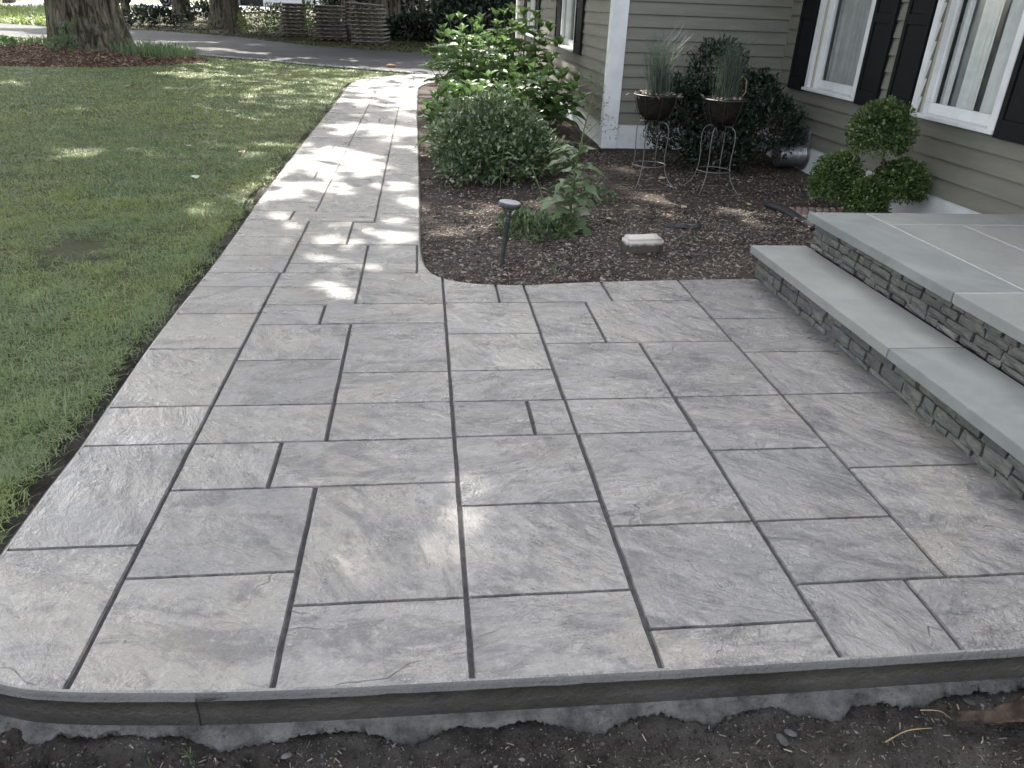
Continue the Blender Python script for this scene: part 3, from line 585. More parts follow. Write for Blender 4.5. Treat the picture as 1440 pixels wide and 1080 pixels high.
for x0, x1, y0, y1 in ((2.815, 3.30, 3.06, 4.262), (3.30, 4.20, 3.42, 4.262), (3.30, 4.20, 2.5, 3.42), (2.815, 3.30, 2.2, 3.06), (2.815, 3.6, 1.3, 2.2), (3.6, 4.2, 1.3, 2.5), (3.30, 3.6, 2.2, 2.5), (2.815, 4.2, Y0, 1.3)):
    flag(x0+jw/2, x1-jw/2, y0+jw/2, y1-jw/2, .3705, .420+random.uniform(-.0008, .0008))
def ven_stone(y0, y1, z0, z1, xf, depth=.05, end=False):
    ny = max(2, int((y1-y0)/.045)); nz = 2; ch = .006; V = []; jx = random.uniform(-.009, .006)
    for j in range(nz+1):
        for i in range(ny+1):
            y = y0+(y1-y0)*i/ny; z = z0+(z1-z0)*j/nz; ed = (i in (0, ny)) or (j in (0, nz))
            yy = y+random.uniform(-.004, .004)+(.004 if i == 0 else -.004 if i == ny else 0); zz = z+random.uniform(-.0025, .0025)
            V.append((xf+jx+(random.uniform(.003, .011) if ed else random.uniform(-.006, .003)), yy, zz))
    nf = len(V); W_ = ny+1
    ring = [i for i in range(W_)]+[j*W_+ny for j in range(1, nz+1)]+[nz*W_+i for i in range(ny-1, -1, -1)]+[j*W_ for j in range(nz-1, 0, -1)]
    for q in ring: V.append((xf+depth, V[q][1], V[q][2]))
    F = [(j*W_+i, (j+1)*W_+i, (j+1)*W_+i+1, j*W_+i+1) for j in range(nz) for i in range(ny)]
    m = len(ring); F += [(ring[k], ring[(k+1) % m], nf+(k+1) % m, nf+k) for k in range(m)]
    cyy = (y0+y1)/2; V = [(v[0]-xf, v[1]-cyy, v[2]) for v in V]
    return link('stone', mesh('stone', V, F, MT['ven']), steps, (xf, cyy, 0))
def riser(xf, z0, z1, ystart, yend, rows):
    zs = [z0]; 
    for r in rows: zs.append(zs[-1]+(z1-z0)*r)
    for j in range(len(rows)):
        y = yend
        while y > ystart:
            L = random.uniform(.09, .21); a = y-L
            if random.random() < .14 and j+1 < len(rows) and rows[j] > .28: # two thin ones
                zm = zs[j]+(zs[j+1]-zs[j])*.5; ven_stone(a+.0025, y-.0025, zs[j]+.0015, zm-.001, xf); ven_stone(a+.0025, y-.0025, zm+.001, zs[j+1]-.0015, xf)
            else: ven_stone(a+.0025, y-.0025, zs[j]+.0015+random.uniform(-.001, .0025), zs[j+1]-.0015+random.uniform(-.0025, .001), xf)
            y = a
riser(2.135, -.004, .150, Y0+.1, YE-.02, [.22, .40, .38])
riser(2.470, .2015, .3695, Y0+.1, YE-.02, [.20, .27, .27, .26])
for z0, z1 in ((0, .055), (.056, .10), (.101, .15)):       # end faces of the lower riser
    ven_stone(YE-.05, YE-.005, z0, z1, 2.14, .3)
# ------------------------------------------------------------------ house
house = empty('house', (0, 0, 0), 'grey green clapboard house with white trim and black shutters', 'house')
SH = MT['siding']
XR, YB, XL = 4.22, 9.20, 2.145
HT = 2.75
def board(name, axis, fixed, a, b, z0, z1, sgn, proud=.025):
    """lap board: axis 'y' runs along Y on plane x=fixed facing sgn*x ; axis 'x' runs along X on plane y=fixed facing sgn*y"""
    prof = [(0, z0), (proud, z0), (proud, z0+.004), (.004, z1+.012), (0, z1+.012)]; V = []
    c = (a+b)/2
    for t_ in (a-c, b-c):
        for d, z in prof: V.append((sgn*d, t_, z) if axis == 'y' else (t_, sgn*d, z))
    n = 5; F = [tuple(range(n)), tuple(reversed(range(n, 2*n)))]+[(i, n+i, n+(i+1) % n, (i+1) % n) for i in range(n)]
    return link(name, mesh(name, V, F, SH), house, (fixed, c, 0) if axis == 'y' else (c, fixed, 0))
def clad(axis, fixed, a, b, zb, exp, sgn, holes):
    z = zb
    while z < HT:
        segs = [(a, b)]
        for (h0, h1, hz0, hz1) in holes:
            if z+exp*.5 > hz0 and z+exp*.5 < hz1:
                new = []
                for s0, s1 in segs:
                    if h0 > s0: new.append((s0, min(s1, h0)))
                    if h1 < s1: new.append((max(s0, h1), s1))
                segs = [q for q in new if q[1]-q[0] > .01]
        for s0, s1 in segs:
            if s1-s0 > 4.2: m = s0+(s1-s0)*random.uniform(.4, .62); board('siding_board', axis, fixed, s0, m-.001, z, z+exp, sgn); board('siding_board', axis, fixed, m+.001, s1, z, z+exp, sgn)
            else: board('siding_board', axis, fixed, s0, s1, z, z+exp, sgn)
        z += exp
WZ0, WZ1 = .83, 2.25
# right wall (faces -X)
WR = [(7.47, 8.42), (5.45, 6.38)]
clad('y', XR, -2.0, YB-.03, .245, .1425, -1, [(a, b, WZ0-.03, WZ1+.06) for a, b in WR])
# back wall (faces -Y)
clad('x', YB, XL+.10, XR-.03, .300, .131, -1, [])
# left wing wall (faces -X)
WL = [(11.42, 12.50), (15.55, 16.70)]; WLZ0 = .985
clad('y', XL, YB+.08, 18.7, .300, .131, -1, [(a, b, WLZ0-.03, WZ1+.06) for a, b in WL])
# sheathing behind, with window holes
def wall_y(x0, x1, ya, yb, holes, z0):
    m = MB(); y = ya
    for (a, b) in sorted(holes):
        m.box(x0, x1, y, a, -.3, HT); m.box(x0, x1, a+.0005, b-.0005, -.3, z0-.04); m.box(x0, x1, a+.0005, b-.0005, WZ1+.05, HT); y = b
    m.box(x0, x1, y, yb, -.3, HT); return m
wall_y(XR+.001, XR+.12, -2.0, YB+.12, WR, WZ0).build('wall', MT['dark'], house)
wall_y(XL+.001, XL+.12, YB+.001, 18.7, WL, WLZ0).build('wall', MT['dark'], house)
MB().box(XL+.121, XR+.0005, YB+.001, YB+.12, -.3, HT).build('wall', MT['dark'], house)
MB().box(XL+.02, 9.5, 18.7, 18.82, -.3, HT).box(9.4, 9.5, -2.0, 18.69, -.3, HT).box(XR+.13, 9.39, -2.1, -2.0, -.3, HT).build('wall', MT['siding'], house)
# foundation, corner boards, frieze
MB().box(XR-.012, XR+.0005, -2.0, YB-.013, -.3, .243).build('foundation', MT['found'], house)
MB().box(XL+.1, XR-.013, YB-.012, YB+.0005, .018, .298).build('foundation', MT['found'], house)
MB().box(XL-.012, XL+.0005, YB+.09, 18.7, .018, .298).build('foundation', MT['found'], house)
MB().box(XL-.034, XL+.150, YB-.034, YB-.002, .018, HT).build('corner_board', MT['white'], house, False, .004)
MB().box(XL-.034, XL-.002, YB-.001, YB+.105, .0181, HT).build('corner_board', MT['white'], house, False, .004)
MB().box(XL-.034, XL+.05, 18.6, 18.86, .018, HT).build('corner_board', MT['white'], house, False, .004)
MB().box(XR-.034, XR-.001, YB-.035, YB-.0005, .25, HT).build('corner_strip', MT['siding'], house)
def prism(name, V, F, mat): return link(name, mesh(name, V, F, mat), house)
def roof(xa, xb, ya, yb, zr, name='roof'):
    xm = (xa+xb)/2; T_ = .09; z = HT-.12
    V = [(xa, ya, z), (xm, ya, zr), (xb, ya, z), (xa, yb, z), (xm, yb, zr), (xb, yb, z), (xa, ya, z+T_), (xm, ya, zr+T_), (xb, ya, z+T_), (xa, yb, z+T_), (xm, yb, zr+T_), (xb, yb, z+T_)]
    F = [(0, 1, 4, 3), (1, 2, 5, 4), (6, 9, 10, 7), (7, 10, 11, 8), (0, 3, 9, 6), (2, 8, 11, 5), (0, 6, 7, 1), (1, 7, 8, 2), (3, 4, 10, 9), (4, 5, 11, 10)]
    prism(name, V, F, MT['roof'])
roof(XL-.35, 9.9, YB-.35, 19.2, 5.2); roof(XR-.35, 9.85, -2.3, YB-.36, 4.9)
MB().box(XL-.36, XL-.30, YB-.36, 19.2, HT-.16, HT-.02).box(XR-.36, XR-.30, -2.3, YB-.37, HT-.16, HT-.02).build('gutter', MT['white'], house)
def window(xw, y0, y1, z0, kind, shw=.40):
    """casement set in a wall that faces -X; y0<y1 are the outer trim edges"""
    tw = .075; zt = WZ1; d = .10
    f = MB().box(xw-.040, xw-.001, y0, y0+tw, z0+.0005, zt).box(xw-.040, xw-.001, y1-tw, y1, z0+.0005, zt).box(xw-.040, xw-.001, y0+tw+.0002, y1-tw-.0002, zt-tw, zt).build('window', MT['white'], house, False, .003)
    f.location = (0, 0, 0)
    MB().box(xw-.062, xw+d, y0-.015, y1+.015, z0-.030, z0).build('sill', MT['white'], f, False, .004)
    MB().box(xw, xw+d, y0+tw, y0+tw+.014, z0, zt-tw).build('jamb', MT['tan'], f); MB().box(xw, xw+d, y1-tw-.014, y1-tw, z0, zt-tw).build('jamb', MT['tan'], f)
    MB().box(xw+.018, xw+d, y0+tw+.0145, y0+tw+.026, z0, zt-tw).build('stop', MT['white'], f); MB().box(xw+.018, xw+d, y1-tw-.026, y1-tw-.0145, z0, zt-tw).build('stop', MT['white'], f)
    a, b = y0+tw+.027, y1-tw-.027; s = .035
    MB().box(xw+.055, xw+.09, a, b, z0+.001, z0+.085).box(xw+.055, xw+.09, a, b, zt-tw-.06, zt-tw).box(xw+.0552, xw+.0898, a, a+s, z0+.0855, zt-tw-.061).box(xw+.0552, xw+.0898, b-s, b, z0+.0855, zt-tw-.061).build('sash', MT['white'], f, False, .003)
    MB().box(xw+.070, xw+.074, a+s, b-s, z0+.085, zt-tw-.06).build('glass', MT['glass'], f)
    # curtain
    V = []; n = 120; amp = .018 if kind == 'curtain' else .006
    for i in range(n+1):
        y = a+(b-a)*i/n; u = i/n
        ph = math.sin(u*26+2*math.sin(u*7))*amp+.4*amp*math.sin(u*61)
        for z in (z0+.05, zt-.05): V.append((xw+.14+ph, y, z))
    link('grey_backing', mesh('grey_backing', [(v[0]+.07, v[1], v[2]) for v in V], [(2*i, 2*i+1, 2*i+3, 2*i+2) for i in range(n)], MT['shade'], True), f)  # extra grey layer added so curtain gaps read grey instead of black
    if kind == 'curtain':
        F = [(2*i, 2*i+1, 2*i+3, 2*i+2) for i in range(n) if not (.36 < i/n < .46 or .70 < i/n < .86)]; link('curtain', mesh('curtain', V, F, MT['curtain'], True), f)
    else:
        F = [(2*i, 2*i+1, 2*i+3, 2*i+2) for i in range(n)]; link('curtain', mesh('curtain', V, F, MT['shade'], True), f)
    MB().box(xw+.121, xw+.9, y0-.5, y0-.48, z0-.4, zt+.2).box(xw+.121, xw+.9, y1+.48, y1+.5, z0-.4, zt+.2).box(xw+.9, xw+.92, y0-.5, y1+.5, z0-.4, zt+.2).box(xw+.121, xw+.9, y0-.479, y1+.479, z0-.42, z0-.4).box(xw+.121, xw+.9, y0-.479, y1+.479, zt+.2, zt+.22).build('room_lining', MT['dark'], f)
    for sgn in (-1, 1):
        e = y0-.02 if sgn < 0 else y1+.02; q0, q1 = (e-shw, e) if sgn < 0 else (e, e+shw)
        zb = z0-.045; xf = xw-.052; fr = .05
        sh = MB().box(xf, xw-.020, q0, q0+fr, zb, zt).box(xf, xw-.020, q1-fr, q1, zb, zt).box(xf, xw-.020, q0+fr+.0002, q1-fr-.0002, zb, zb+.13).box(xf, xw-.020, q0+fr+.0002, q1-fr-.0002, zt-.10, zt).box(xf, xw-.020, q0+fr+.0002, q1-fr-.0002, 1.50, 1.58).build('shutter', MT['black'], house, False, .002)
        MB().box(xf+.012, xw-.024, q0+fr+.0005, q1-fr-.0005, zb+.1305, 1.4995).box(xf+.012, xw-.024, q0+fr+.0005, q1-fr-.0005, 1.5805, zt-.1005).build('panel', MT['black'], sh, False, .006)
window(XR, 7.40, 8.49, WZ0, 'shade', .37); window(XR, 5.38, 6.46, WZ0, 'curtain', .37)
window(XL, 11.36, 12.56, WLZ0, 'shade', .48); window(XL, 15.5, 16.75, WLZ0, 'shade', .48)
# meter plate and corrugated vent duct on the right wall
MB().box(XR-.045, XR-.019, 8.14, 8.56, .225, .425).build('utility_plate', MT['plate'], house, False, .004)
duct = empty('vent_duct', (XR-.013, 8.24, .15), 'galvanised corrugated vent duct leaving the wall under the grey plate', 'duct')
m = MB(); pr_ = [(.0, 0.0), (.168, 0.0), (.168, .012), (.145, .014)]; m.lathe(pr_, 28); o = m.build('flange', MT['steel'], duct, False); o.rotation_euler = (0, rad(-90), 0)
pr_ = []
for i in range(15): pr_ += [(.118, .014+i*.020), (.130, .019+i*.020), (.130, .026+i*.020)]
pr_ += [(.11, .32), (.0, .318)]; o = MB().lathe(pr_, 28).build('corrugated_tube', MT['steel'], duct, True); o.rotation_euler = (0, rad(-92), 0)
st_ = MB(); Pn = []
for k in range(10): r_ = .16 if k % 2 == 0 else .065; a = math.pi/2+k*math.pi/5; Pn.append((r_*math.cos(a), r_*math.sin(a)))
st_.add([(0, x, y) for x, y in Pn]+[(-.03, 0, 0), (.012, 0, 0)], [(k, (k+1) % 10, 10) for k in range(10)]+[((k+1) % 10, k, 11) for k in range(10)])
o = st_.build('wall_star', MT['ironb']); o.location = (XL-.035, 13.52, 1.68); tag(o, 'dark metal star hanging on the clapboards between the two wing windows', 'wall star')
# ------------------------------------------------------------------ plants
def unit(a): return a/(np.linalg.norm(a, axis=-1, keepdims=True)+1e-9)
def leafy(blobs, n, L, zmin=-.7, rmin=.55, up_w=.5, lump=.18, aspect=1.0):
    """leaf matrices spread through lumpy ellipsoids: blobs = [(cx,cy,cz,rx,ry,rz)]"""
    B = np.array(blobs, float); vol = (B[:, 3]*B[:, 4]+B[:, 4]*B[:, 5]+B[:, 3]*B[:, 5]); k = rng.choice(len(B), n, p=vol/vol.sum())
    d = unit(rng.normal(0, 1, (n, 3))); d[:, 2] = np.where(d[:, 2] < zmin, -d[:, 2], d[:, 2])
    q = np.sin(d[:, 0]*7+k*1.7)*np.sin(d[:, 1]*6+k)*np.cos(d[:, 2]*7+k*2.3)+.5*np.sin(d[:, 0]*15+k)*np.sin(d[:, 2]*13+d[:, 1]*14)+.45*np.sin(d[:, 0]*31+k*3)*np.sin(d[:, 1]*29+1)*np.sin(d[:, 2]*33)
    r = rng.uniform(rmin, 1.0, n)**.6*(1+lump*q)
    P = B[k, :3]+d*B[k, 3:]*r[:, None]
    out = unit(d/B[k, 3:]*B[k, 3:].mean(1, keepdims=True))
    tip = unit(out*.7+np.array([0, 0, up_w])+rng.normal(0, .55, (n, 3))); nrm = unit(out*.7+np.array([0, 0, .8])+rng.normal(0, .45, (n, 3)))
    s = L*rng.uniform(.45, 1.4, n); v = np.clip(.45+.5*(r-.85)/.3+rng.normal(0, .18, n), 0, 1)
    return basis_from(nrm, tip), P, np.stack([s*aspect, s, s], 1), v
def foliage(name, parent, blobs, n, L, mat, PV=SL_V, PF=SL_F, kind='stuff', **kw):
    Rm, P, S, v = leafy(blobs, n, L, **kw); V, F, A = inst(PV, PF, Rm, P, S, v)
    o = link(name, mesh(name, V, F, MT[mat], False, A), parent); 
    if kind: o['kind'] = kind
    return o
def bush(name, x, y, z, blobs, n, L, mat, label, cat='shrub', group=None, stems=5, **kw):
    e = empty(name, (x, y, z), label, cat, group); foliage('foliage', e, blobs, n, L, mat, **kw)
    m = MB()
    for k in range(stems):
        b = blobs[k % len(blobs)]; a = k*2.4; m.tube([(.05*math.cos(a), .05*math.sin(a), -.04), (b[0]*.5+.06*math.cos(a), b[1]*.5+.06*math.sin(a), b[2]*.5), (b[0]+b[3]*.4*math.cos(a), b[1]+b[4]*.4*math.sin(a), b[2])], [.012+b[5]*.012, .009+b[5]*.006, .004], 5)
    o = m.build('stems', MT['twig'], e); o['kind'] = 'stuff'; return e
GZ = -.03
# rounded compact shrub
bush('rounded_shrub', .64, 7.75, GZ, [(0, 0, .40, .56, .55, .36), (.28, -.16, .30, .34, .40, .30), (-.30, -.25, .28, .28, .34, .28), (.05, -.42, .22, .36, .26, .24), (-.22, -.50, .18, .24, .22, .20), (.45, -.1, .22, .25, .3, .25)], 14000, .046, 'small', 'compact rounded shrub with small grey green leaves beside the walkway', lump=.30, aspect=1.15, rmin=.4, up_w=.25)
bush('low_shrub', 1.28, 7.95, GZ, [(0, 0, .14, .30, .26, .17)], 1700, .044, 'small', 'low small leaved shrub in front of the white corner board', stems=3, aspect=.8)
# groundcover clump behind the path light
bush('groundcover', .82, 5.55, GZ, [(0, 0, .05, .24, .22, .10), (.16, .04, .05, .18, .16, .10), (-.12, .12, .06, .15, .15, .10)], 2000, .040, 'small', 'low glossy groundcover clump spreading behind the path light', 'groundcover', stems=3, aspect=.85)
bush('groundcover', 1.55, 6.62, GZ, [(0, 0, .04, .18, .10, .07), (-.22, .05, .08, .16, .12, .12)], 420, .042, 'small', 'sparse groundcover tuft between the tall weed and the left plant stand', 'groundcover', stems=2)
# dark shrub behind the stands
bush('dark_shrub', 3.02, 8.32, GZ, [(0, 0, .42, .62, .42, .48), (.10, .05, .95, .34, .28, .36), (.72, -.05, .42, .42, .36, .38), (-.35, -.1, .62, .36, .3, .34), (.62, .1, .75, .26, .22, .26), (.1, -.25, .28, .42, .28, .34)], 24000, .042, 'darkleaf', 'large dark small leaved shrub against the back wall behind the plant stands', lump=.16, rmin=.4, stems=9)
bush('dark_shrub', 3.78, 8.62, GZ, [(0, 0, .3, .26, .2, .26)], 500, .040, 'small', 'small pale leaved bush left of the vent duct in the wall corner', stems=3)
# topiary boxwood
tp = empty('topiary_boxwood', (3.80, 6.02, GZ), 'topiary boxwood with one high ball over three lower balls behind the landing', 'topiary')
BALLS = [(-.08, .03, .735, .270, .26, .255), (-.325, .12, .325, .225, .21, .225), (-.15, -.12, .22, .190, .19, .190), (.155, -.03, .335, .235, .21, .195)]
for b in BALLS: foliage('ball', tp, [b], 9000 if b[3] > .22 else 6000, .025, 'box', lump=.13, rmin=.25, up_w=.2, aspect=1.2)
MB().tube([(.0, 0, -.03), (-.02, 0, .25), (.02, .02, .42), (-.06, .02, .70)], [.022, .018, .016, .010], 7).build('trunk', MT['twig'], tp, True)
for b in BALLS[1:]: MB().tube([(0, 0, .03), (b[0]*.6, b[1]*.6, .14), (b[0], b[1], b[2])], [.013, .011, .006], 6).build('branch', MT['twig'], tp, True)
# big single leaves
def leaf_obj_mesh(name, v, mat, L=1, W=.55, fold=.10, droop=.25, n=7):
    V = []; 
    for i in range(n+1):
        t_ = i/n; w_ = W*.5*math.sin(math.pi*min(1, t_**.8))**.9*(1-.15*t_); z = .06*math.sin(t_*3)-droop*t_*t_
        V += [(-w_, t_*L, z+fold*w_*2), (0, t_*L, z-.01), (w_, t_*L, z+fold*w_*2)]
    F = []
    for i in range(n):
        b = i*3; F += [(b, b+1, b+4, b+3), (b+1, b+2, b+5, b+4)]
    return mesh(name, V, F, MT[mat], True, np.full(len(V), v))
HL = [leaf_obj_mesh('leaf', v, 'hyd', 1, w_+.08, .22, d) for v, w_, d in ((.05, .50, .3), (.3, .55, .22), (.5, .52, .15), (.72, .56, .2), (.95, .5, .1))]
def place_leaf(me, parent, p, az, pitch_, rl, s, name='leaf'):
    o = link(name, me, parent, p); M_ = Matrix.Rotation(az, 4, 'Z') @ Matrix.Rotation(pitch_, 4, 'X') @ Matrix.Rotation(rl, 4, 'Y')
    o.rotation_euler = M_.to_euler(); o.scale = (s, s, s); return o
def hydrangea(x, y, h, r, nst, label, seed, rx=1.0):
    random.seed(seed); e = empty('hydrangea', (x, y, GZ), label, 'shrub', 'large leaved shrubs in a row along the walkway')
    tops = []
    for k in range(nst):
        a = k*2.399; q = math.sqrt((k+.5)/nst); tx, ty = r*q*math.cos(a)*rx, r*q*math.sin(a); tz_ = h*(1-.38*q*q)*random.uniform(.86, 1.05)
        P = [(tx*.25, ty*.25, 0), (tx*.6, ty*.6, tz_*.55), (tx, ty, tz_)]
        MB().tube(P, [.007, .005, .0035], 5, False).build('stem', MT['stem'], e, True)
        a0 = random.uniform(0, 6.28)
        for lv in range(4):
            zz = tz_*(1-.16*lv)-.01; f = zz/tz_; px_, py_ = tx*(.6+.4*max(0, (f-.55)/.45)), ty*(.6+.4*max(0, (f-.55)/.45))
            m = 4 if lv == 0 else (4 if lv == 1 else 2)
            for j in range(m):
                az = a0+lv*.8+j*2*math.pi/m+random.uniform(-.25, .25); pt = {0: .95, 1: .35, 2: .0, 3: -.25}[lv]+random.uniform(-.25, .25)
                s = {0: .14, 1: .20, 2: .24, 3: .22}[lv]*random.uniform(.75, 1.15)
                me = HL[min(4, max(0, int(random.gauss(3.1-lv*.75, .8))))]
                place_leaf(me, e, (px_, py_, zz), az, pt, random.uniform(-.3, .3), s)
    return e
hydrangea(.62, 9.25, .80, .62, 26, 'nearest broad leaved green shrub right behind the rounded compact shrub', 1)
hydrangea(.26, 8.75, .66, .27, 11, 'small broad leaved sprout between the rounded shrub and the walkway edge', 6)
hydrangea(1.42, 9.7, .95, .58, 24, 'broad leaved green shrub closest to the white corner board', 2)
hydrangea(.62, 10.9, 1.35, .66, 28, 'broad leaved green shrub leaning over the far walkway edge', 3)
hydrangea(1.38, 11.7, 1.62, .62, 28, 'tallest broad leaved shrub near the first wing window', 4)
hydrangea(.75, 13.2, 1.25, .60, 14, 'farthest broad leaved shrub before the driveway', 5)
random.seed(11)
# two or three broad leaves pushing through the rounded shrub
sp_ = empty('leafy_shoot', (.70, 7.05, GZ), 'pale long leaved shoot pushing up through the front of the rounded shrub', 'plant shoot')
MB().tube([(0, 0, 0), (.0, -.02, .2), (.02, -.05, .44)], [.005, .004, .003], 5).build('stem', MT['stem'], sp_)
WL_ = [leaf_obj_mesh('leaf', v, 'weedl', 1, .30, .25, d) for v, d in ((.2, .35), (.6, .5), (.9, .25))]
for k in range(11): place_leaf(random.choice(WL_), sp_, (.0, -.03, .10+.034*k), k*2.4, random.uniform(-.2, .4), 0, random.uniform(.09, .15))
sp2 = empty('yellow_shoot', (.92, 6.35, GZ), 'leaning yellow green stem beside the tall weed', 'plant shoot')
MB().tube([(.10, -.3, 0), (.05, -.12, .15), (-.03, 0, .36)], [.006, .005, .003], 5).build('stem', MT['stem'], sp2)
for k in range(5): place_leaf(WL_[2], sp2, (.08-.03*k, -.22+.06*k, .06+.07*k), k*2.2, .1, 0, .09)
# tall weed with lobed leaves
wd = empty('tall_weed', (1.12, 5.72, GZ), 'tall lobed leaf weed with a thin branching flower stalk beside the path light', 'weed')
def lobed_mesh(v, L=1.0):
    n = 18; V = []; F = []
    for i in range(n+1):
        t_ = i/n; w_ = .17*math.sin(math.pi*t_**.75)**.8*(1+.55*math.sin(t_*n*1.05+.4)); w_ = max(.012, w_*(1.0 if t_ > .12 else .35)); z = .12*math.sin(t_*2.6)-.45*t_*t_
        V += [(-w_, t_*L-.05*w_*3, z+.25*w_), (0, t_*L, z), (w_, t_*L-.05*w_*3, z+.25*w_)]
    for i in range(n): b = i*3; F += [(b, b+1, b+4, b+3), (b+1, b+2, b+5, b+4)]
    return mesh('leaf', V, F, MT['weedl'], True, np.full(len(V), v))
LB = [lobed_mesh(v) for v in (.15, .4, .6, .85)]
stem = [(0, 0, 0), (.0, .0, .25), (.02, 0, .5), (.06, .01, .75), (.11, .02, 1.0), (.155, .02, 1.18)]
MB().tube(stem, [.011, .010, .008, .0055, .003, .0018], 6).build('stem', MT['stem'], wd, True)
def on_stem(z): 
    for a, b in zip(stem[:-1], stem[1:]):
        if z <= b[2]: f = (z-a[2])/(b[2]-a[2]); return tuple(a[i]+(b[i]-a[i])*f for i in range(3))
    return stem[-1]
for k in range(32):
    z = .03+.019*k; s = random.uniform(.26, .38)*(1-.014*k); place_leaf(LB[(k*7) % 4], wd, on_stem(z), k*2.4+.6, .35+random.uniform(-.45, .3)-(.35 if k < 8 else 0), random.uniform(-.3, .3), s)
for k, (z, az, L) in enumerate(((.56, 2.9, .28), (.62, -.5, .30), (.70, .4, .26), (.78, 3.3, .18), (.86, .2, .16), (.93, 2.8, .12), (1.0, .6, .10), (1.06, 3.4, .08), (.66, 1.2, .2))):
    p = on_stem(z); d = (math.cos(az), math.sin(az)*.6); P = [p, (p[0]+d[0]*L*.5, p[1]+d[1]*L*.5, p[2]+L*.42), (p[0]+d[0]*L, p[1]+d[1]*L, p[2]+L*.55)]
    br = MB().tube(P, [.0028, .002, .0012], 5).build('branch', MT['stem'], wd, True)
    T = np.array([[P[1][j]+(P[2][j]-P[1][j])*random.uniform(0, 1.1)+random.gauss(0, .012+.01*(j == 2)) for j in range(3)] for _ in range(26)])
    V, F, A = inst(SL_V, SL_F, rots(26, 3.2), T, rng.uniform(.010, .022, 26)); fl_ = link('florets', mesh('florets', V, F, MT['weedl'], False, A), br); fl_['kind'] = 'stuff'
for z, az in ((.60, 3.0), (.52, 3.25), (.46, -.35)): place_leaf(LB[3], wd, on_stem(z), az-math.pi/2, .12, 0, .26)
blade_tuft('weed_sprout', .84, 4.66, bz(.84, 4.66), 16, .05, 'small pale green seedling in the mulch near the slab edge', 'seedling', 'weedl', 1.2, .006)
blade_tuft('weed_sprout', 1.62, 7.1, bz(1.6, 7.1), 14, .09, 'low yellowish seedling tuft in the mulch left of the plant stands', 'seedling', 'weedl', 1.3, .014)
# ------------------------------------------------------------------ path light
pl = empty('path_light', (.505, 4.86, GZ), 'slate grey solar path light leaning in the mulch near the curved corner', 'path light')
pl.rotation_euler = (0, rad(6), 0)
MB().lathe([(.016, -.05), (.016, .02), (.0165, .29), (.019, .292), (.019, .30), (.012, .302)], 20).build('pole', MT['slate'], pl, True)
MB().lathe([(.012, .30), (.022, .306), (.022, .318), (.010, .322)], 20).build('socket', MT['slate'], pl, True)
t = NT('clear_plastic'); fr_ = t.node('ShaderNodeBsdfGlossy', {'Roughness': .08}).outputs[0]; tr_ = t.node('ShaderNodeBsdfTransparent', {'Color': (.75, .78, .78)}).outputs[0]; mx_ = t.node('ShaderNodeMixShader', {0: .3, 1: tr_, 2: fr_}); t.t.links.new(mx_.outputs[0], t.out.inputs[0]); MT['clear'] = t.m
MB().lathe([(.016, .315), (.030, .345), (.046, .385), (.05, .388)], 24).build('lens', MT['clear'], pl, True)
MB().lathe([(.002, .325), (.008, .33), (.012, .35), (.004, .36)], 10).build('bulb', MT['steel'], pl, True)
MB().lathe([(.052, .386), (.066, .388), (.074, .398), (.076, .412), (.071, .420)], 32).build('cap_rim', MT['slate'], pl, True)
MB().lathe([(.02, .4195), (.070, .4200), (.069, .4225), (.03, .4228)], 32).build('cap_top', MT['lid'], pl)
# ------------------------------------------------------------------ paver, bark chunk, mosaic stone, edging roll
bm = bmesh.new(); bmesh.ops.create_cube(bm, size=1); bmesh.ops.scale(bm, vec=(.275, .145, .13), verts=bm.verts); bmesh.ops.bevel(bm, geom=bm.edges[:], offset=.018, segments=2, affect='EDGES'); bmesh.ops.subdivide_edges(bm, edges=bm.edges[:], cuts=3, use_grid_fill=True)
for v in bm.verts:
    n_ = mnoise.noise(v.co*22)*.006+mnoise.noise(v.co*60)*.0025; v.co += v.co.normalized()*n_; v.co.z += .055
me = bpy.data.meshes.new('concrete_block'); bm.to_mesh(me); bm.free(); me.materials.append(MT['paver']); me.polygons.foreach_set('use_smooth', [True]*len(me.polygons))
tag(link('concrete_block', me, None, (1.545, 5.13, GZ), (rad(3), rad(-1), rad(4))), 'weathered concrete paver block with a paler top lying in the mulch', 'paver block')
V = []; nn = 22
for i in range(nn):
    u = i/(nn-1); cx = -.15+.30*u; wd_ = .028*math.sin(math.pi*u)**.5*(1 if u < .62 or u > .72 else .45)+.002; z = .012+.018*math.sin(u*9)**2
    V += [(cx, -wd_, .0), (cx+.004, -wd_*.4, z), (cx, wd_*.5, z*.9+.003), (cx, wd_, .0)]
F = [(i*4+k, (i+1)*4+k, (i+1)*4+k+1, i*4+k+1) for i in range(nn-1) for k in range(3)]
tag(link('bark_piece', mesh('bark_piece', V, F, MT['rubber'], True), None, (2.06, 5.78, -.015), (0, 0, -.1)), 'dark twisted bark strip lying in the mulch right of the concrete block', 'bark')
MOS = empty('mosaic_stepping_stone', (3.42, 6.12, -.02), 'pebble mosaic stepping mat half hidden by the landing', 'stepping stone')
MB().box(-.30, .45, -.38, .30, -.01, .012).build('mat_base', MT['redchips'], MOS)
PB = [plain('mosaic_pink', (.30, .18, .15), .7), plain('mosaic_grey', (.22, .22, .22), .7), plain('mosaic_cream', (.42, .37, .31), .7), plain('mosaic_tan', (.27, .21, .14), .7)]
pme = []
for q in range(4):
    m = MB().lathe([(1, 0), (1, .5), (.8, .9), (.3, 1)], 7); pme.append(mesh('pebble', m.V, m.F, PB[q]))
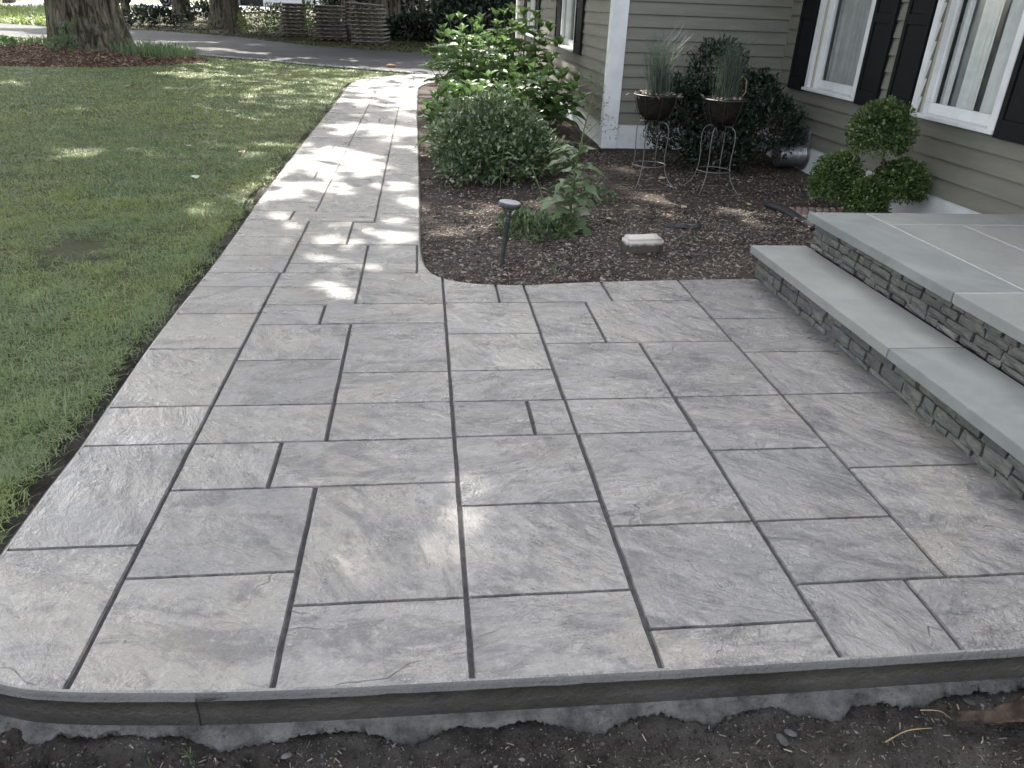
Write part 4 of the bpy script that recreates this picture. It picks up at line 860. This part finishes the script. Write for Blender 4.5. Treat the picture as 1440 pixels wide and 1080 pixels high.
for i in range(11):
    for j in range(10):
        o = link('pebble', random.choice(pme), MOS, (-.265+.066*i+random.uniform(-.006, .006)+(.03 if j % 2 else 0), -.345+.068*j+random.uniform(-.006, .006), .0125)); s = random.uniform(.024, .032); o.scale = (s*1.15, s, .010); o.rotation_euler = (0, 0, random.uniform(0, 3))
V = []; nn = 24
for i in range(nn):
    u = i/(nn-1); x = 3.07+.10*u+.03*math.sin(u*4); y = 6.52-.80*u; h = .055+.012*math.sin(u*7)
    V += [(x-.012, y, -.03), (x-.02, y, h*.5-.03), (x+.0, y, h-.03), (x+.035, y, h-.032), (x+.045, y, h*.6-.03)]
F = [(i*5+k, (i+1)*5+k, (i+1)*5+k+1, i*5+k+1) for i in range(nn-1) for k in range(4)]
o = link('edging_strip', mesh('edging_strip', V, F, MT['rubber'], True)); o.modifiers.new('thick', 'SOLIDIFY').thickness = .004; tag(o, 'black plastic lawn edging strip curled beside the pebble mosaic mat', 'edging')
# ------------------------------------------------------------------ plant stands
def stand(x, y, rz, label):
    e = empty('plant_stand', (x, y, GZ), label, 'plant stand', 'wire plant stands before the back wall', rz); R0 = .185; r = .0052
    for k in range(4):
        a = math.pi/4+k*math.pi/2; c, s = math.cos(a), math.sin(a)
        P = [(.30, .0), (.255, .03), (.20, .10), (.165, .19), (.155, .30), (.165, .44), (.160, .55), (.12, .60), (.06, .605)]
        MB().tube(catmull([(q*c, q*s, z) for q, z in P], 3), r, 6).build('leg', MT['iron'], e, True)
    q = .30*math.cos(math.pi/4)
    for k in range(4):
        a = k*math.pi/2; p0 = (q*math.cos(a)-q*math.sin(a), q*math.sin(a)+q*math.cos(a), .0); a += math.pi/2; p1 = (q*math.cos(a)-q*math.sin(a), q*math.sin(a)+q*math.cos(a), 0)
        MB().tube([p0, p1], r, 6).build('base_bar', MT['iron'], e)
    MB().tube([(.163*math.cos(i*math.pi/12), .163*math.sin(i*math.pi/12), .20) for i in range(25)], r, 6, False).build('ring', MT['iron'], e)
    for k in range(4):
        a = k*math.pi/2; sc_ = [(.06+.035*math.cos(t_), .50+.055*math.sin(t_)) for t_ in np.linspace(-2.6, 3.4, 16)]
        MB().tube([(q_*math.cos(a), q_*math.sin(a), z) for q_, z in sc_], .004, 5).build('scroll', MT['ironb'], e)
    return e
def pot(x, y, z, rz, label, glabel, seed, handle=False):
    e = empty('hanging_bowl', (x, y, z), label, 'planter', 'planters on the wire stands', rz)
    b = MB().lathe([(.01, 0), (.09, .005), (.135, .035), (.168, .10), (.188, .19), (.20, .235), (.185, .238), (.17, .215), (.02, .21)], 30).build('bowl', MT['coco'], e, True)
    for v in b.data.vertices: v.co.x += .004*mnoise.noise(v.co*30); v.co.y += .004*mnoise.noise(v.co*30+Vector((5, 0, 0)))
    MB().tube([(.212*math.cos(i*math.pi/14), .212*math.sin(i*math.pi/14), .225) for i in range(29)], .0045, 6, False).build('rim_wire', MT['ironb'], e)
    for k in range(8):
        a = k*math.pi/4; MB().tube([(q*math.cos(a), q*math.sin(a), zz) for q, zz in ((.05, -.006), (.12, .0), (.155, .04), (.185, .11), (.205, .18), (.212, .226))], .0036, 5).build('rib_wire', MT['ironb'], e)
    n = 150; T = np.column_stack([rng.normal(0, .085, n), rng.normal(0, .085, n), np.full(n, .222)]); s = rng.uniform(.02, .06, n)
    V, F, A = inst(CHIP_V, CHIP_F, rots(n, .6), T, np.stack([s*.3, s*1.3, s*.25], 1)); o = link('dead_stalks', mesh('dead_stalks', V, F, MT['chips'], False, A), e); o['kind'] = 'stuff'
    if handle: MB().tube([(.15, .05, .24), (.16, .05, .36), (.20, .04, .42), (.25, .03, .38), (.25, .02, .28), (.20, .02, .22)], .006, 6).build('curled_vine', MT['dry'], e, True)
    g = empty('potted_grass', (x, y, z+.215), glabel, 'potted grass', 'thin grasses in the planters', rz)
    n = 330; a = rng.uniform(-np.pi, np.pi, n); L = rng.uniform(.22, .62, n)*np.where(rng.random(n) < .12, 1.25, 1); sp = rng.uniform(.05, .75, n)**1.1; T = np.column_stack([np.cos(a-1.57)*0+rng.normal(0, .05, n), rng.normal(0, .05, n), np.zeros(n)])
    ca, sa, Z = np.cos(a), np.sin(a), np.zeros(n); Rm = np.stack([ca, -sa, Z, sa, ca, Z, Z, Z, np.ones(n)], 1).reshape(n, 3, 3)
    V, F, A = inst(BL_V, BL_F, Rm, T, np.stack([np.full(n, .0042), L*sp, L*1.25], 1)); o = link('blades', mesh('blades', V, F, MT['reed'], False, A), g); o['kind'] = 'stuff'
stand(2.20, 7.40, .12, 'left wire plant stand nearest the white corner board')
stand(2.78, 7.17, .06, 'right wire plant stand in front of the dark shrub')
pot(2.20, 7.40, .590, 0, 'brown bowl planter in black wire on the left stand', 'upright thin grass growing in the left bowl planter', 1)
pot(2.80, 7.17, .590, .4, 'brown bowl planter on the right stand with a curled pale vine', 'bushy thin grass growing in the right bowl planter', 2, True)
# ------------------------------------------------------------------ trees
def limb(p0, p1, r0, r1, sag=.0, n=5, k=1):
    p0, p1 = Vector(p0), Vector(p1); P = []
    for i in range(n+1):
        t_ = i/n; p = p0.lerp(p1, t_); w_ = math.sin(t_*math.pi)*(p1-p0).length*.06; P.append((p.x+w_*fnoise(k, i*.7, 1), p.y+w_*fnoise(k+9, i*.7, 1), p.z+w_+sag*t_)) 
    return P, [r0+(r1-r0)*(i/n) for i in range(n+1)]
# sunny openings on the ground: leaves whose shade would fall there are not grown
OPEN = [(-1.12, 7.7, .62, 1.25, .12), (-.75, 10.6, .6, .45, 0), (-.25, 7.0, .22, .4, .3), (-.35, 13.0, .5, .35, 0), (-1.0, 5.95, .5, .25, .3), (-.7, 15.1, .5, .4, 0), (.1, 6.0, .28, .5, .4),
        (-3.1, 8.6, 1.2, .6, .1), (-1.75, 6.6, .28, 1.0, .2), (-3.4, 6.6, .9, .4, .4), (-2.6, 4.3, .5, .3, .4), (-5.2, 17.3, 2.0, .6, .15), (-6.2, 10.2, 1.8, .4, .12), (-7.5, 14.6, 3.4, 1.1, .08), (-4.5, 12.2, 1.4, .6, .12), (-4, 23.5, 1.3, .5, 0), (-2.2, 5.6, .35, .7, .3), (-9.5, 15.5, 1.5, .6, .3), (-5.4, 9.9, 1.1, .35, .3), (-11, 13, 2, .7, .3), (-2.0, 3.2, .25, .5, .3), (-1.9, 2.4, .3, .25, .3), (-.4, 1.95, .75, .75, .13), (-.45, 4.4, .5, 1.3, .45)]
def shade_filter(P, keep_far=True):
    t_ = P[:, 2]/sdir.z; gx = P[:, 0]-sdir.x*t_; gy = P[:, 1]-sdir.y*t_; m = np.ones(len(P), bool)
    for x, y, rx, ry, kp in OPEN: m &= (((gx-x)/rx)**2+((gy-y)/ry)**2 > 1) | (rng.random(len(P)) < kp)
    d = np.hypot(P[:, 0]+.1, P[:, 1]-2.2); az = np.degrees(np.arctan2(P[:, 0]+.1, P[:, 1]-2.2)); el = np.degrees(np.arctan2(P[:, 2], d))     # crowns thinned low over the driveway so sky sheen reaches the paving
    m &= ~((az > -18) & (az < -5) & (el > 20) & (el < 44)) | (rng.random(len(P)) < .14)
    return m
CL_V = np.array([(0, 0, 0), (-.42, .5, .1), (0, 1, 0), (.42, .5, .1)]); CL_F = np.array([(0, 3, 2, 1)])
def tree(name, x, y, z, r, H, crown, label, nleaf=6000, L=.30, mat='canopy', flare=1.35, group=None, filt=True, low=6, detail=False, cat='tree', mm='bark', dens=.9):
    global rng; keep_rng, rng = rng, np.random.default_rng(int(abs(x)*131+abs(y)*17)+5)     # every tree grows from its own seed
    e = empty(name, (x, y, z), label, cat, group)
    na, nr = (110, 70) if detail else (10, 9); V = []; th = min(H*.55, 7)
    for j in range(nr):
        f = j/(nr-1); zz = -.25+(th+.25)*(f**1.6 if detail else f); fl = 1+(flare-1)*math.exp(-max(0, zz)/(.35*r/.7+.1)); rr = r*fl*(1-.25*zz/th)
        for i in range(na):
            a = i*2*math.pi/na; bt = 1+.10*(fl-1)/(flare-1+1e-6)*math.sin(a*5+1)*2*.5
            k_ = 0
            if detail:
                fur = abs(mnoise.noise(Vector((math.cos(a)*r*5.5, math.sin(a)*r*5.5, zz*.9+mnoise.noise(Vector((a, zz, 0)))*.3)))); k_ = -.055*(1-min(1, fur*4.5))+.03*mnoise.noise(Vector((math.cos(a)*9, math.sin(a)*9, zz*4)))+.09*mnoise.noise(Vector((math.cos(a)*1.4, math.sin(a)*1.4, zz*.5)))
            V.append(((rr*bt+k_)*math.cos(a), (rr*bt+k_)*math.sin(a), zz))
    F = [(j*na+i, j*na+(i+1) % na, (j+1)*na+(i+1) % na, (j+1)*na+i) for j in range(nr-1) for i in range(na)]
    link('trunk', mesh('trunk', V, F, MT[mm], not detail), e)
    for k, c in enumerate(crown):
        P, R = limb((0, 0, th-.25), (c[0]*.8, c[1]*.8, c[2]), r*.55, r*.10, 0, 6, k+x)
        MB().tube(P, R, 7).build('limb', MT[mm], e, True)
    Bl = []
    for c in crown:
        for _ in range(max(5, int(c[3]*c[4]*dens))):
            d = unit(rng.normal(0, 1, 3)); q = rng.uniform(.35, 1)**.5; rb = rng.uniform(.18, .34)*min(c[3], c[5]); Bl.append((c[0]+d[0]*c[3]*q, c[1]+d[1]*c[4]*q, c[2]+d[2]*c[5]*q, rb*1.3, rb*1.3, rb*.8))
    Rm, P, S, v = leafy(Bl, nleaf, L, rmin=.15, zmin=-1, lump=.1)
    if filt: k = shade_filter(P+np.array([x, y, z])); Rm, P, S, v = Rm[k], P[k], S[k], v[k]
    V, F, A = inst(CL_V, CL_F, Rm, P, S, v); o = link('crown', mesh('crown', V, F, MT[mat], False, A), e); o['kind'] = 'stuff'
    rng = keep_rng; return e
tree('oak_tree', -7.93, 20.9, .16, .80, 20, [(.3, -1.5, 12.5, 6.2, 6, 4), (-4, 1, 12, 6, 6, 4), (-3, 8.5, 12, 5.5, 4.5, 3.5), (0, 4, 13, 6, 6, 4), (-1, -5, 10.5, 5, 4, 2.6), (7.3, -3.7, 12.8, 3.4, 2.8, 1.5), (9.6, -6.2, 12.3, 2.6, 3.6, 1.4), (7.4, 1.0, 13.8, 3.2, 3.0, 1.5)], 'massive old oak trunk with furrowed bark rising from the mulch ring', 80000, .42, flare=1.22, detail=True, dens=1.5)  # right-hand crown lobes added out of view to shade bed and walls
tree('added_shade_tree', -8.6, 7.6, -.05, .42, 15, [(3.2, 3.0, 9.5, 4.6, 4.2, 2.4), (-1, 0, 9.5, 4, 4, 3), (5.6, 5.6, 10.9, 3.6, 3.6, 2.0), (3.5, -.8, 9.5, 3.5, 3, 2), (7.6, 4.4, 10.8, 3.8, 3.4, 1.9), (9.8, 3.6, 10.8, 3.4, 3.4, 1.8), (10.2, .8, 10.4, 3.0, 2.6, 1.8)], 'unseen tree added left of the lawn to shade the walkway', 80000, .36, dens=2.2)  # unseen tree, added with a stretched crown to keep sun off the paving
def bear(px, y): d = r2*(px-720)-u2*(30-540)+fwd*FPX; return d.x/d.y*y      # where a bearing taken from the standpoint meets distance y
FG = 'woodland trees beyond the driveway'
for i, (px, y, r, H, lab) in enumerate(((180, 39.5, .20, 12, 'slim dark trunk just right of the massive oak'), (258, 42, .42, 17, 'straight dark trunk behind the driveway, second right of the oak'), (318, 39.5, .62, 18, 'broad flared trunk standing beside the grey post'),
        (429, 36, .07, 9, 'thin sapling between the first two pallet stacks'), (492, 32.5, .30, 15, 'dark trunk between the second and third pallet stacks'), (533, 34, .38, 16, 'dark trunk rising behind the third pallet stack'), (556, 37, .25, 15, 'trunk just right of the third pallet stack'),
        (594, 38, .16, 12, 'thin trunk in front of the sunny gap in the woods'), (612, 43, .22, 14, 'trunk at the right side of the sunny gap'), (655, 36, .3, 14, 'trunk hidden in the dark evergreens'), (470, 44, .3, 15, 'far trunk seen over the second pallet stack'), (577, 46, .25, 15, 'farthest trunk deep in the woods'), (20, 52, .3, 15, 'trunk beyond the sunny verge at far left'))):
    x = bear(px, y); z = gz(x, y)
    tree('woodland_tree', x, y, z-.02, r, H, [(0, 0, H*.62, 4.5, 4.5, H*.22), (1.5, -1.5, H*.42, 3.5, 3.5, 2.2)], lab, 6500, .5, group=FG, flare=1.5 if r > .35 else 1.25, filt=False)
# mulch mound round the oak
def mz(x, y):
    q = ((x-MOUND[0])/MOUND[2])**2+((y-MOUND[1])/MOUND[3])**2
    return -.035+.26*max(0, 1-q)**.75+(.012*fnoise(x, y, 4)+.008*fnoise(x, y, 15))*(1 if q < 1 else 0)-(.05 if q > 1.02 else 0)
struct(grid_sheet('tree_mulch_ring', list(np.arange(-12.1, -5.1, .07)), list(np.arange(17.9, 23.5, .07)), mz, MT['redmulch'], lambda x, y: in_mound(x, y, 1.02)))
pts = scatter(9000, lambda y: -12, lambda y: -5.2, 17.95, 21.5, lambda x, y: in_mound(x, y, 1.0))
chips('red_bark_chips', pts, mz, .03, .075, MT['redchips'], 'reddish bark mulch heaped round the foot of the massive oak')
def patch(name, cx, cyy, rx, ry, zf, n, h, wd_, mat, label, cat='weeds', spread=.5):
    a = rng.uniform(0, 6.283, n); q = np.sqrt(rng.random(n)); X = cx+rx*q*np.cos(a); Y = cyy+ry*q*np.sin(a); Zs = np.array([zf(x, y) for x, y in zip(X, Y)])
    a = rng.uniform(-np.pi, np.pi, n); ca, sa, Z = np.cos(a), np.sin(a), np.zeros(n); Rm = np.stack([ca, -sa, Z, sa, ca, Z, Z, Z, np.ones(n)], 1).reshape(n, 3, 3); L = h*rng.uniform(.4, 1.1, n)
    V, F, A = inst(BL_V, BL_F, Rm, np.column_stack([X, Y, Zs]), np.stack([np.full(n, wd_)*rng.uniform(.6, 1.2, n), L*spread*rng.uniform(.3, 1.5, n), L], 1))
    return tag(link(name, mesh(name, V, F, MT[mat], False, A)), label, cat, kind='stuff')
patch('tall_weeds', -6.5, 20.9, .95, 1.3, mz, 900, .34, .022, 'weedl', 'tall weeds growing on the right side of the oak mulch ring', spread=.5)
patch('tall_weeds', -9.95, 21.9, .9, .6, mz, 420, .28, .03, 'hyd', 'low leafy plants growing left of the oak trunk', spread=.8)
bush('fern_clump', -8.05, 19.55, mz(-8.05, 19.55), [(0, 0, .12, .32, .2, .16), (.08, .1, .35, .14, .1, .25)], 260, .09, 'weedl', 'bright green sprout clump at the front foot of the oak', 'plant', stems=3)
bush('fern_clump', -9.45, 20.0, mz(-9.45, 20.0), [(0, 0, .08, .18, .15, .11)], 110, .08, 'weedl', 'small green sprout on the mulch left of the oak foot', 'plant', stems=2)
# gravel fringe of the driveway
pts = []
while len(pts) < 5200:
    x = random.uniform(-13, .3); pts.append((x, lerp_line(NEAR, x)+random.gauss(.02, .09)))
pts = np.array(pts); n = len(pts); s = rng.uniform(.015, .04, n)
V, F, A = inst(ROCK_V, ROCK_F, rots(n, .8), np.column_stack([pts, np.full(n, .005)]), np.stack([s, s*1.2, s*.6], 1)); tag(link('gravel_fringe', mesh('gravel_fringe', V, F, MT['gstones'], False, A)), 'pale gravel fringe between the lawn and the driveway', 'gravel', kind='stuff')
# ------------------------------------------------------------------ beyond the driveway
def far_ok(x, y): s = y-lerp_line(FAR, x); return .25 < s < 12
pts = scatter(9000, lambda y: -26, lambda y: 9, 24.5, 46, far_ok)
Vv = []; Gs = clump_field(pts, 5, .16, .07, .035); Z0 = np.repeat(np.array([gz(x, y) for x, y in pts]), 5*6); Gs[0][:, 2] += Z0+.03
tag(link('verge_plants', mesh('verge_plants', Gs[0], Gs[1], MT['litter'], False, Gs[2])), 'low weeds and leaf litter on the bank beyond the driveway', 'undergrowth', kind='stuff')
pts = scatter(2600, lambda y: -24, lambda y: -14.5, 36, 48, far_ok); Gs = clump_field(pts, 6, .2, .35, .06); Gs[0][:, 2] += np.repeat(np.array([gz(x, y) for x, y in pts]), 36)+.03
tag(link('sunny_ferns', mesh('sunny_ferns', Gs[0], Gs[1], MT['sunny'], False, Gs[2])), 'sunlit yellow green ferns on the bank left of the oak', 'ferns', kind='stuff')
bush('pale_bush', -6.45, 34.6, gz(-6.45, 34.6), [(0, 0, .45, .95, .5, .5), (.6, .0, .6, .5, .4, .5)], 1500, .11, 'sunny', 'sunlit pale bush left of the first pallet stack')
bush('roadside_sapling', -4.08, 31.0, gz(-4.08, 31.0), [(0, 0, .75, .16, .16, .6)], 190, .10, 'sunny', 'sunlit sapling in front of the gap between the first two pallet stacks', stems=2)
for (x, y, w_, h, n, lab) in ((2.0, 29.2, 1.7, 2.6, 5200, 'dark evergreen thicket behind the broad leaved shrubs'), (5.4, 28.0, 1.9, 2.8, 3800, 'dark evergreen beside the far end of the house wing'), (.9, 33.0, 1.2, 1.0, 2400, 'low dark shrub under the sunny gap in the woods'), (-.2, 31.8, 1.3, .95, 2200, 'low dark brown shrub right of the third pallet stack'), (-2.4, 38, 2.2, 2.4, 3000, 'dark shrub behind the second and third pallet stacks'), (3.4, 37, 2.6, 2.6, 3000, 'shaded evergreen deep in the woods at right'), (-9.9, 41.5, 1.4, .9, 1400, 'dark low shrub between the two wide trunks'), (-11.9, 38.5, 1.2, .8, 1300, 'dark low shrub right of the massive oak')):
    z = gz(x, y); bush('evergreen_shrub', x, y, z, [(0, 0, h*.45, w_, w_*.6, h*.5), (w_*.4, 0, h*.35, w_*.7, w_*.5, h*.42), (-w_*.45, 0, h*.35, w_*.6, w_*.5, h*.4)], n, .17, 'darkleaf', lab, 'shrub', 'dark shrubs beyond the driveway', stems=6, rmin=.3)
pts = scatter(5500, lambda y: -8, lambda y: 16, 46, 54, lambda x, y: x > -6.5+.2*(y-46)); n = len(pts); P = np.column_stack([pts, rng.uniform(.5, 4.5, n)]); Rm, _, S, v = leafy([(0, 0, 0, 1, 1, 1)], n, .5)
V, F, A = inst(CL_V, CL_F, Rm, P, S, v); tag(link('far_woods', mesh('far_woods', V, F, MT['darkleaf'], False, A)), 'dense shaded woodland foliage closing the view behind the trees', 'woods', kind='stuff')
# pallets
def pallet_mesh():
    m = MB(); L, W, H = 1.20, 1.02, .125
    for i in range(9): x = -L/2+i*(L-.118)/8; m.box(x, x+.118, -W/2, W/2, H-.024, H)
    for i in range(5): x = -L/2+i*(L-.10)/4; m.box(x, x+.10, -W/2+.01, W/2-.01, .0, .018)
    for y in (-W/2+.32, -.045, W/2-.40): m.box(-L/2+.15, L/2-.15, y, y+.09, .0185, H-.0245)
    return mesh('pallet', m.V, m.F, MT['wood'])
pm = pallet_mesh(); NM = ['bottom', 'second', 'third', 'fourth', 'fifth', 'sixth', 'seventh', 'eighth', 'ninth', 'tenth', 'eleventh']
for si, (px, y, rz, n, lean) in enumerate(((415, 33.4, .06, 9, .0), (463, 31.6, .04, 9, .004), (521, 29.9, -.12, 10, .018))):
    x = bear(px, y); z = gz(x, y)+.02
    for j in range(n):
        o = link('pallet', pm, None, (x-lean*j+random.uniform(-.035, .035), y+random.uniform(-.05, .05), z+.1275*j), (0, random.uniform(-.004, .004)+(.05 if (si == 2 and j == n-1) else 0), rz+random.uniform(-.03, .03)))
        if si == 2 and j == n-1: o.location.z += .03
        tag(o, f"weathered grey wooden pallet, {NM[j]} from the ground in the {('left', 'middle', 'right')[si]} stack", 'pallet', 'stacked pallets beyond the driveway')
k = 1056/38; tag(MB().box(-.10, .10, -.10, .10, -.2, 2.4).build('wooden_post', MT['post'], None, False, .01, (bear(324, 33.6), 33.6, 0)), 'dark square wooden post in front of the broad flared trunk', 'post')
tag(MB().box(-.06, .06, -.05, .05, -.2, 1.35).build('wooden_post', MT['wood'], None, False, .008, (-2.32, 30.4, 0)), 'weathered upright post left of the third pallet stack', 'post')
# gravel yard, white building, parked car
struct(grid_sheet('gravel_yard', list(np.arange(-24, -7, .6)), list(np.arange(46.5, 62, .6)), lambda x, y: gz(x, y)+.05, MT['gravel'], lambda x, y: x < -8-.0*y))
bd = empty('white_garage', (0, 0, 0), 'white clapboard garage with an open dark bay beyond the trees', 'building')
zb = gz(-11, 60)-.1
MB().box(-14.5, -12.75, 60, 67, zb, zb+3.2).box(-10.95, -7.4, 60, 67, zb, zb+3.2).box(-12.749, -10.951, 66.5, 67, zb, zb+3.2).box(-12.749, -10.951, 60, 66.49, zb+2.5, zb+3.2).build('wall', MT['wsid'], bd)
for q in range(16): MB().box(-10.94, -7.42, 59.975, 59.999, zb+.02+q*.2, zb+.205+q*.2).build('siding_board', MT['wsid'], bd) if q < 8 else None
MB().box(-12.74, -10.96, 61.2, 61.3, zb, zb+2.5).build('bay_back', MT['dark'], bd); MB().box(-12.95, -12.75, 59.9, 59.998, zb, zb+2.6).build('door_post', MT['post'], bd)
MB().box(-9.6, -8.5, 59.94, 59.97, zb+.75, zb+2.1).build('window', MT['carglass'], bd)
MB().add([(-15, 59.5, zb+3.1), (-7, 59.5, zb+3.1), (-15, 63.5, zb+5.2), (-7, 63.5, zb+5.2), (-15, 67.5, zb+3.1), (-7, 67.5, zb+3.1)], [(0, 1, 3, 2), (2, 3, 5, 4), (0, 2, 4), (1, 5, 3), (0, 4, 5, 1)]).build('roof', MT['roof'], bd)
car = empty('parked_car', (-15.8, 50.4, gz(-15.8, 50.4)+.03), 'black car parked on the gravel yard behind the massive oak', 'car')
prof_c = [(-2.2, .35), (-2.25, .75), (-2.1, .95), (-1.3, 1.02), (-.75, 1.42), (.75, 1.45), (1.35, 1.05), (2.15, .92), (2.3, .7), (2.25, .32)]
def wheelgap(x0): return [(x0+.40*math.cos(t_), .33+.40*math.sin(t_)) for t_ in np.linspace(0, math.pi, 9)]
bott = [(2.2, .28)]+wheelgap(1.40)+wheelgap(-1.35)+[(-2.15, .28)]
PC = prof_c+bott; n = len(PC); V = [(x, -.88*(1 if z < 1.03 else .8), z) for x, z in PC]+[(x, .88*(1 if z < 1.03 else .8), z) for x, z in PC]
MB().add(V, [tuple(range(n)), tuple(reversed(range(n, 2*n)))]+[(i, n+i, n+(i+1) % n, (i+1) % n) for i in range(n)]).build('body', MT['carp'], car)
MB().add([(-1.15, -.865, 1.04), (-.68, -.76, 1.37), (.68, -.76, 1.39), (1.15, -.865, 1.06)], [(0, 3, 2, 1)]).build('side_window', MT['carglass'], car)
for x0 in (1.40, -1.35):
    for y0 in (-.82, .82):
        wh = MB().lathe([(.20, -.10), (.31, -.11), (.335, -.08), (.335, .08), (.31, .11), (.20, .10)], 22).build('wheel', MT['tyre'], car, True); wh.location = (x0, y0, .335); wh.rotation_euler = (math.pi/2, 0, 0)
        m = MB().lathe([(.06, .085), (.06, .11), (.02, .112)], 12); 
        for q in range(10):
            a = q*math.pi/5; c, s = math.cos(a), math.sin(a); m.add([(c*.05-s*.012, s*.05+c*.012, .10), (c*.05+s*.012, s*.05-c*.012, .10), (c*.215+s*.02, s*.215-c*.02, .095), (c*.215-s*.02, s*.215+c*.02, .095)], [(0, 1, 2, 3), (3, 2, 1, 0)][:1])
        m.lathe([(.20, .06), (.225, .10), (.21, .112), (.195, .10)], 22); m.build('rim', MT['rim'], wh)
# ------------------------------------------------------------------ fallen leaves and small litter on the lawn
DL = [leaf_obj_mesh('fallen_leaf', v, 'weedl', 1, .6, .3, .25, 5) for v in (.5,)]
FLm = mesh('fallen_leaf', *(lambda m: (m[0], m[1]))(([(-.35, 0, .1), (0, -.5, .02), (.38, -.05, .14), (.05, .55, .05), (0, 0, 0)], [(0, 1, 4), (1, 2, 4), (2, 3, 4), (3, 0, 4)])), MT['dry'])
FLp = mesh('fallen_leaf', [(-.35, 0, .12), (0, -.5, .02), (.38, -.05, .14), (.05, .55, .05), (0, 0, 0)], [(0, 1, 4), (1, 2, 4), (2, 3, 4), (3, 0, 4)], plain('pale_leaf', (.5, .5, .40), .7))
for (x, y, s, pale, lab) in ((-5.05, 14.6, .28, 0, 'dark curled leaf clump on the lawn below the oak ring'), (-6.3, 13.4, .16, 0, 'dark leaf left of the leaf clump on the lawn'), (-6.8, 13.1, .16, 1, 'pale leaf lying at the far left of the lawn'), (-2.73, 15.0, .12, 1, 'pale leaf in the upper middle of the lawn'), (-2.55, 8.85, .15, 1, 'pale cupped leaf on the lawn halfway along the walkway'), (-2.1, 7.3, .12, 1, 'whitish leaf on the lawn closest to the walkway'), (-2.15, 12.2, .10, 0, 'small dark leaf near the walkway on the far lawn'), (-4.2, 12.1, .13, 0, 'dark leaf in the middle of the far lawn'), (-1.95, 8.6, .14, 0, 'dark flat leaf right of the pale cupped leaf')):
    o = link('fallen_leaf', FLp if pale else FLm, None, (x, y, .005), (random.uniform(-.3, .3), random.uniform(-.3, .3), random.uniform(0, 6)), (s, s*.7, s*.8)); tag(o, lab, 'leaf', 'fallen leaves on the lawn')
FB = mesh('leaf_litter', [(-.35, 0, .1), (0, -.5, .02), (.38, -.05, .14), (.05, .55, .05), (0, 0, 0)], [(0, 1, 4), (1, 2, 4), (2, 3, 4), (3, 0, 4)], plain('pale_litter', (.34, .27, .19), .8))
for (x, y, s, lab) in ((2.27, 6.42, .09, 'pale wood chip on the mulch in front of the left stand'), (2.92, 6.55, .08, 'tan leaf on the mulch before the right stand'), (3.0, 6.05, .10, 'orange tan leaf left of the black edging strip'), (2.42, 7.62, .12, 'pale curled leaf under the left plant stand'), (1.5, 6.0, .07, 'small pale chip behind the concrete block')):
    tag(link('fallen_leaf', FB, None, (x, y, -.012), (.1, .2, random.uniform(0, 6)), (s, s*.7, s)), lab, 'leaf')
cl = MB().lathe([(.2, -.5), (.8, -.4), (1, 0), (.7, .4), (.2, .5)], 8).build('clay_clod', MT['dry'], None, True); cl.location = (-.77, 20.05, .05); cl.scale = (.13, .08, .08); tag(cl, 'brown clod on the driveway edge near the end of the walkway', 'clod')

# crack and chip in the front face of the slab
fy = front_y(-.585)
MB().add([(-.587, fy-.0025, -.020), (-.5845, fy-.0025, -.020), (-.5815, fy-.0025, -.062), (-.5835, fy-.0025, -.110), (-.586, fy-.0025, -.110), (-.5835, fy-.0025, -.062), (-.587, fy+.004, -.020), (-.5845, fy+.004, -.020), (-.5815, fy+.004, -.062), (-.5835, fy+.004, -.110), (-.586, fy+.004, -.110), (-.5835, fy+.004, -.062)],
    [(0, 5, 2, 1), (5, 4, 3, 2), (0, 1, 7, 6), (1, 2, 8, 7), (2, 3, 9, 8), (3, 4, 10, 9), (4, 5, 11, 10), (5, 0, 6, 11)]).build('face_crack', MT['rubber'], walk)
V = []; nn = 26
for i in range(nn):
    u = i/(nn-1); x = -.5835+.075*u; y = front_y(x); q = (1-u)**.6*(.75+.5*abs(fnoise(x, 4, 70))); V += [(x, y+.004*q, .0004), (x, y-.001, -.0010*q), (x, y-.0020-.0030*q, -.004*q-.001), (x, y-.0015-.0035*q, -.002-.017*q), (x, y+.002, -.003-.019*q)]
F = [(i*5+k, i*5+k+1, (i+1)*5+k+1, (i+1)*5+k) for i in range(nn-1) for k in range(4)]
link('chipped_lip', mesh('chipped_lip', V, F, MT['raw'], True), walk)
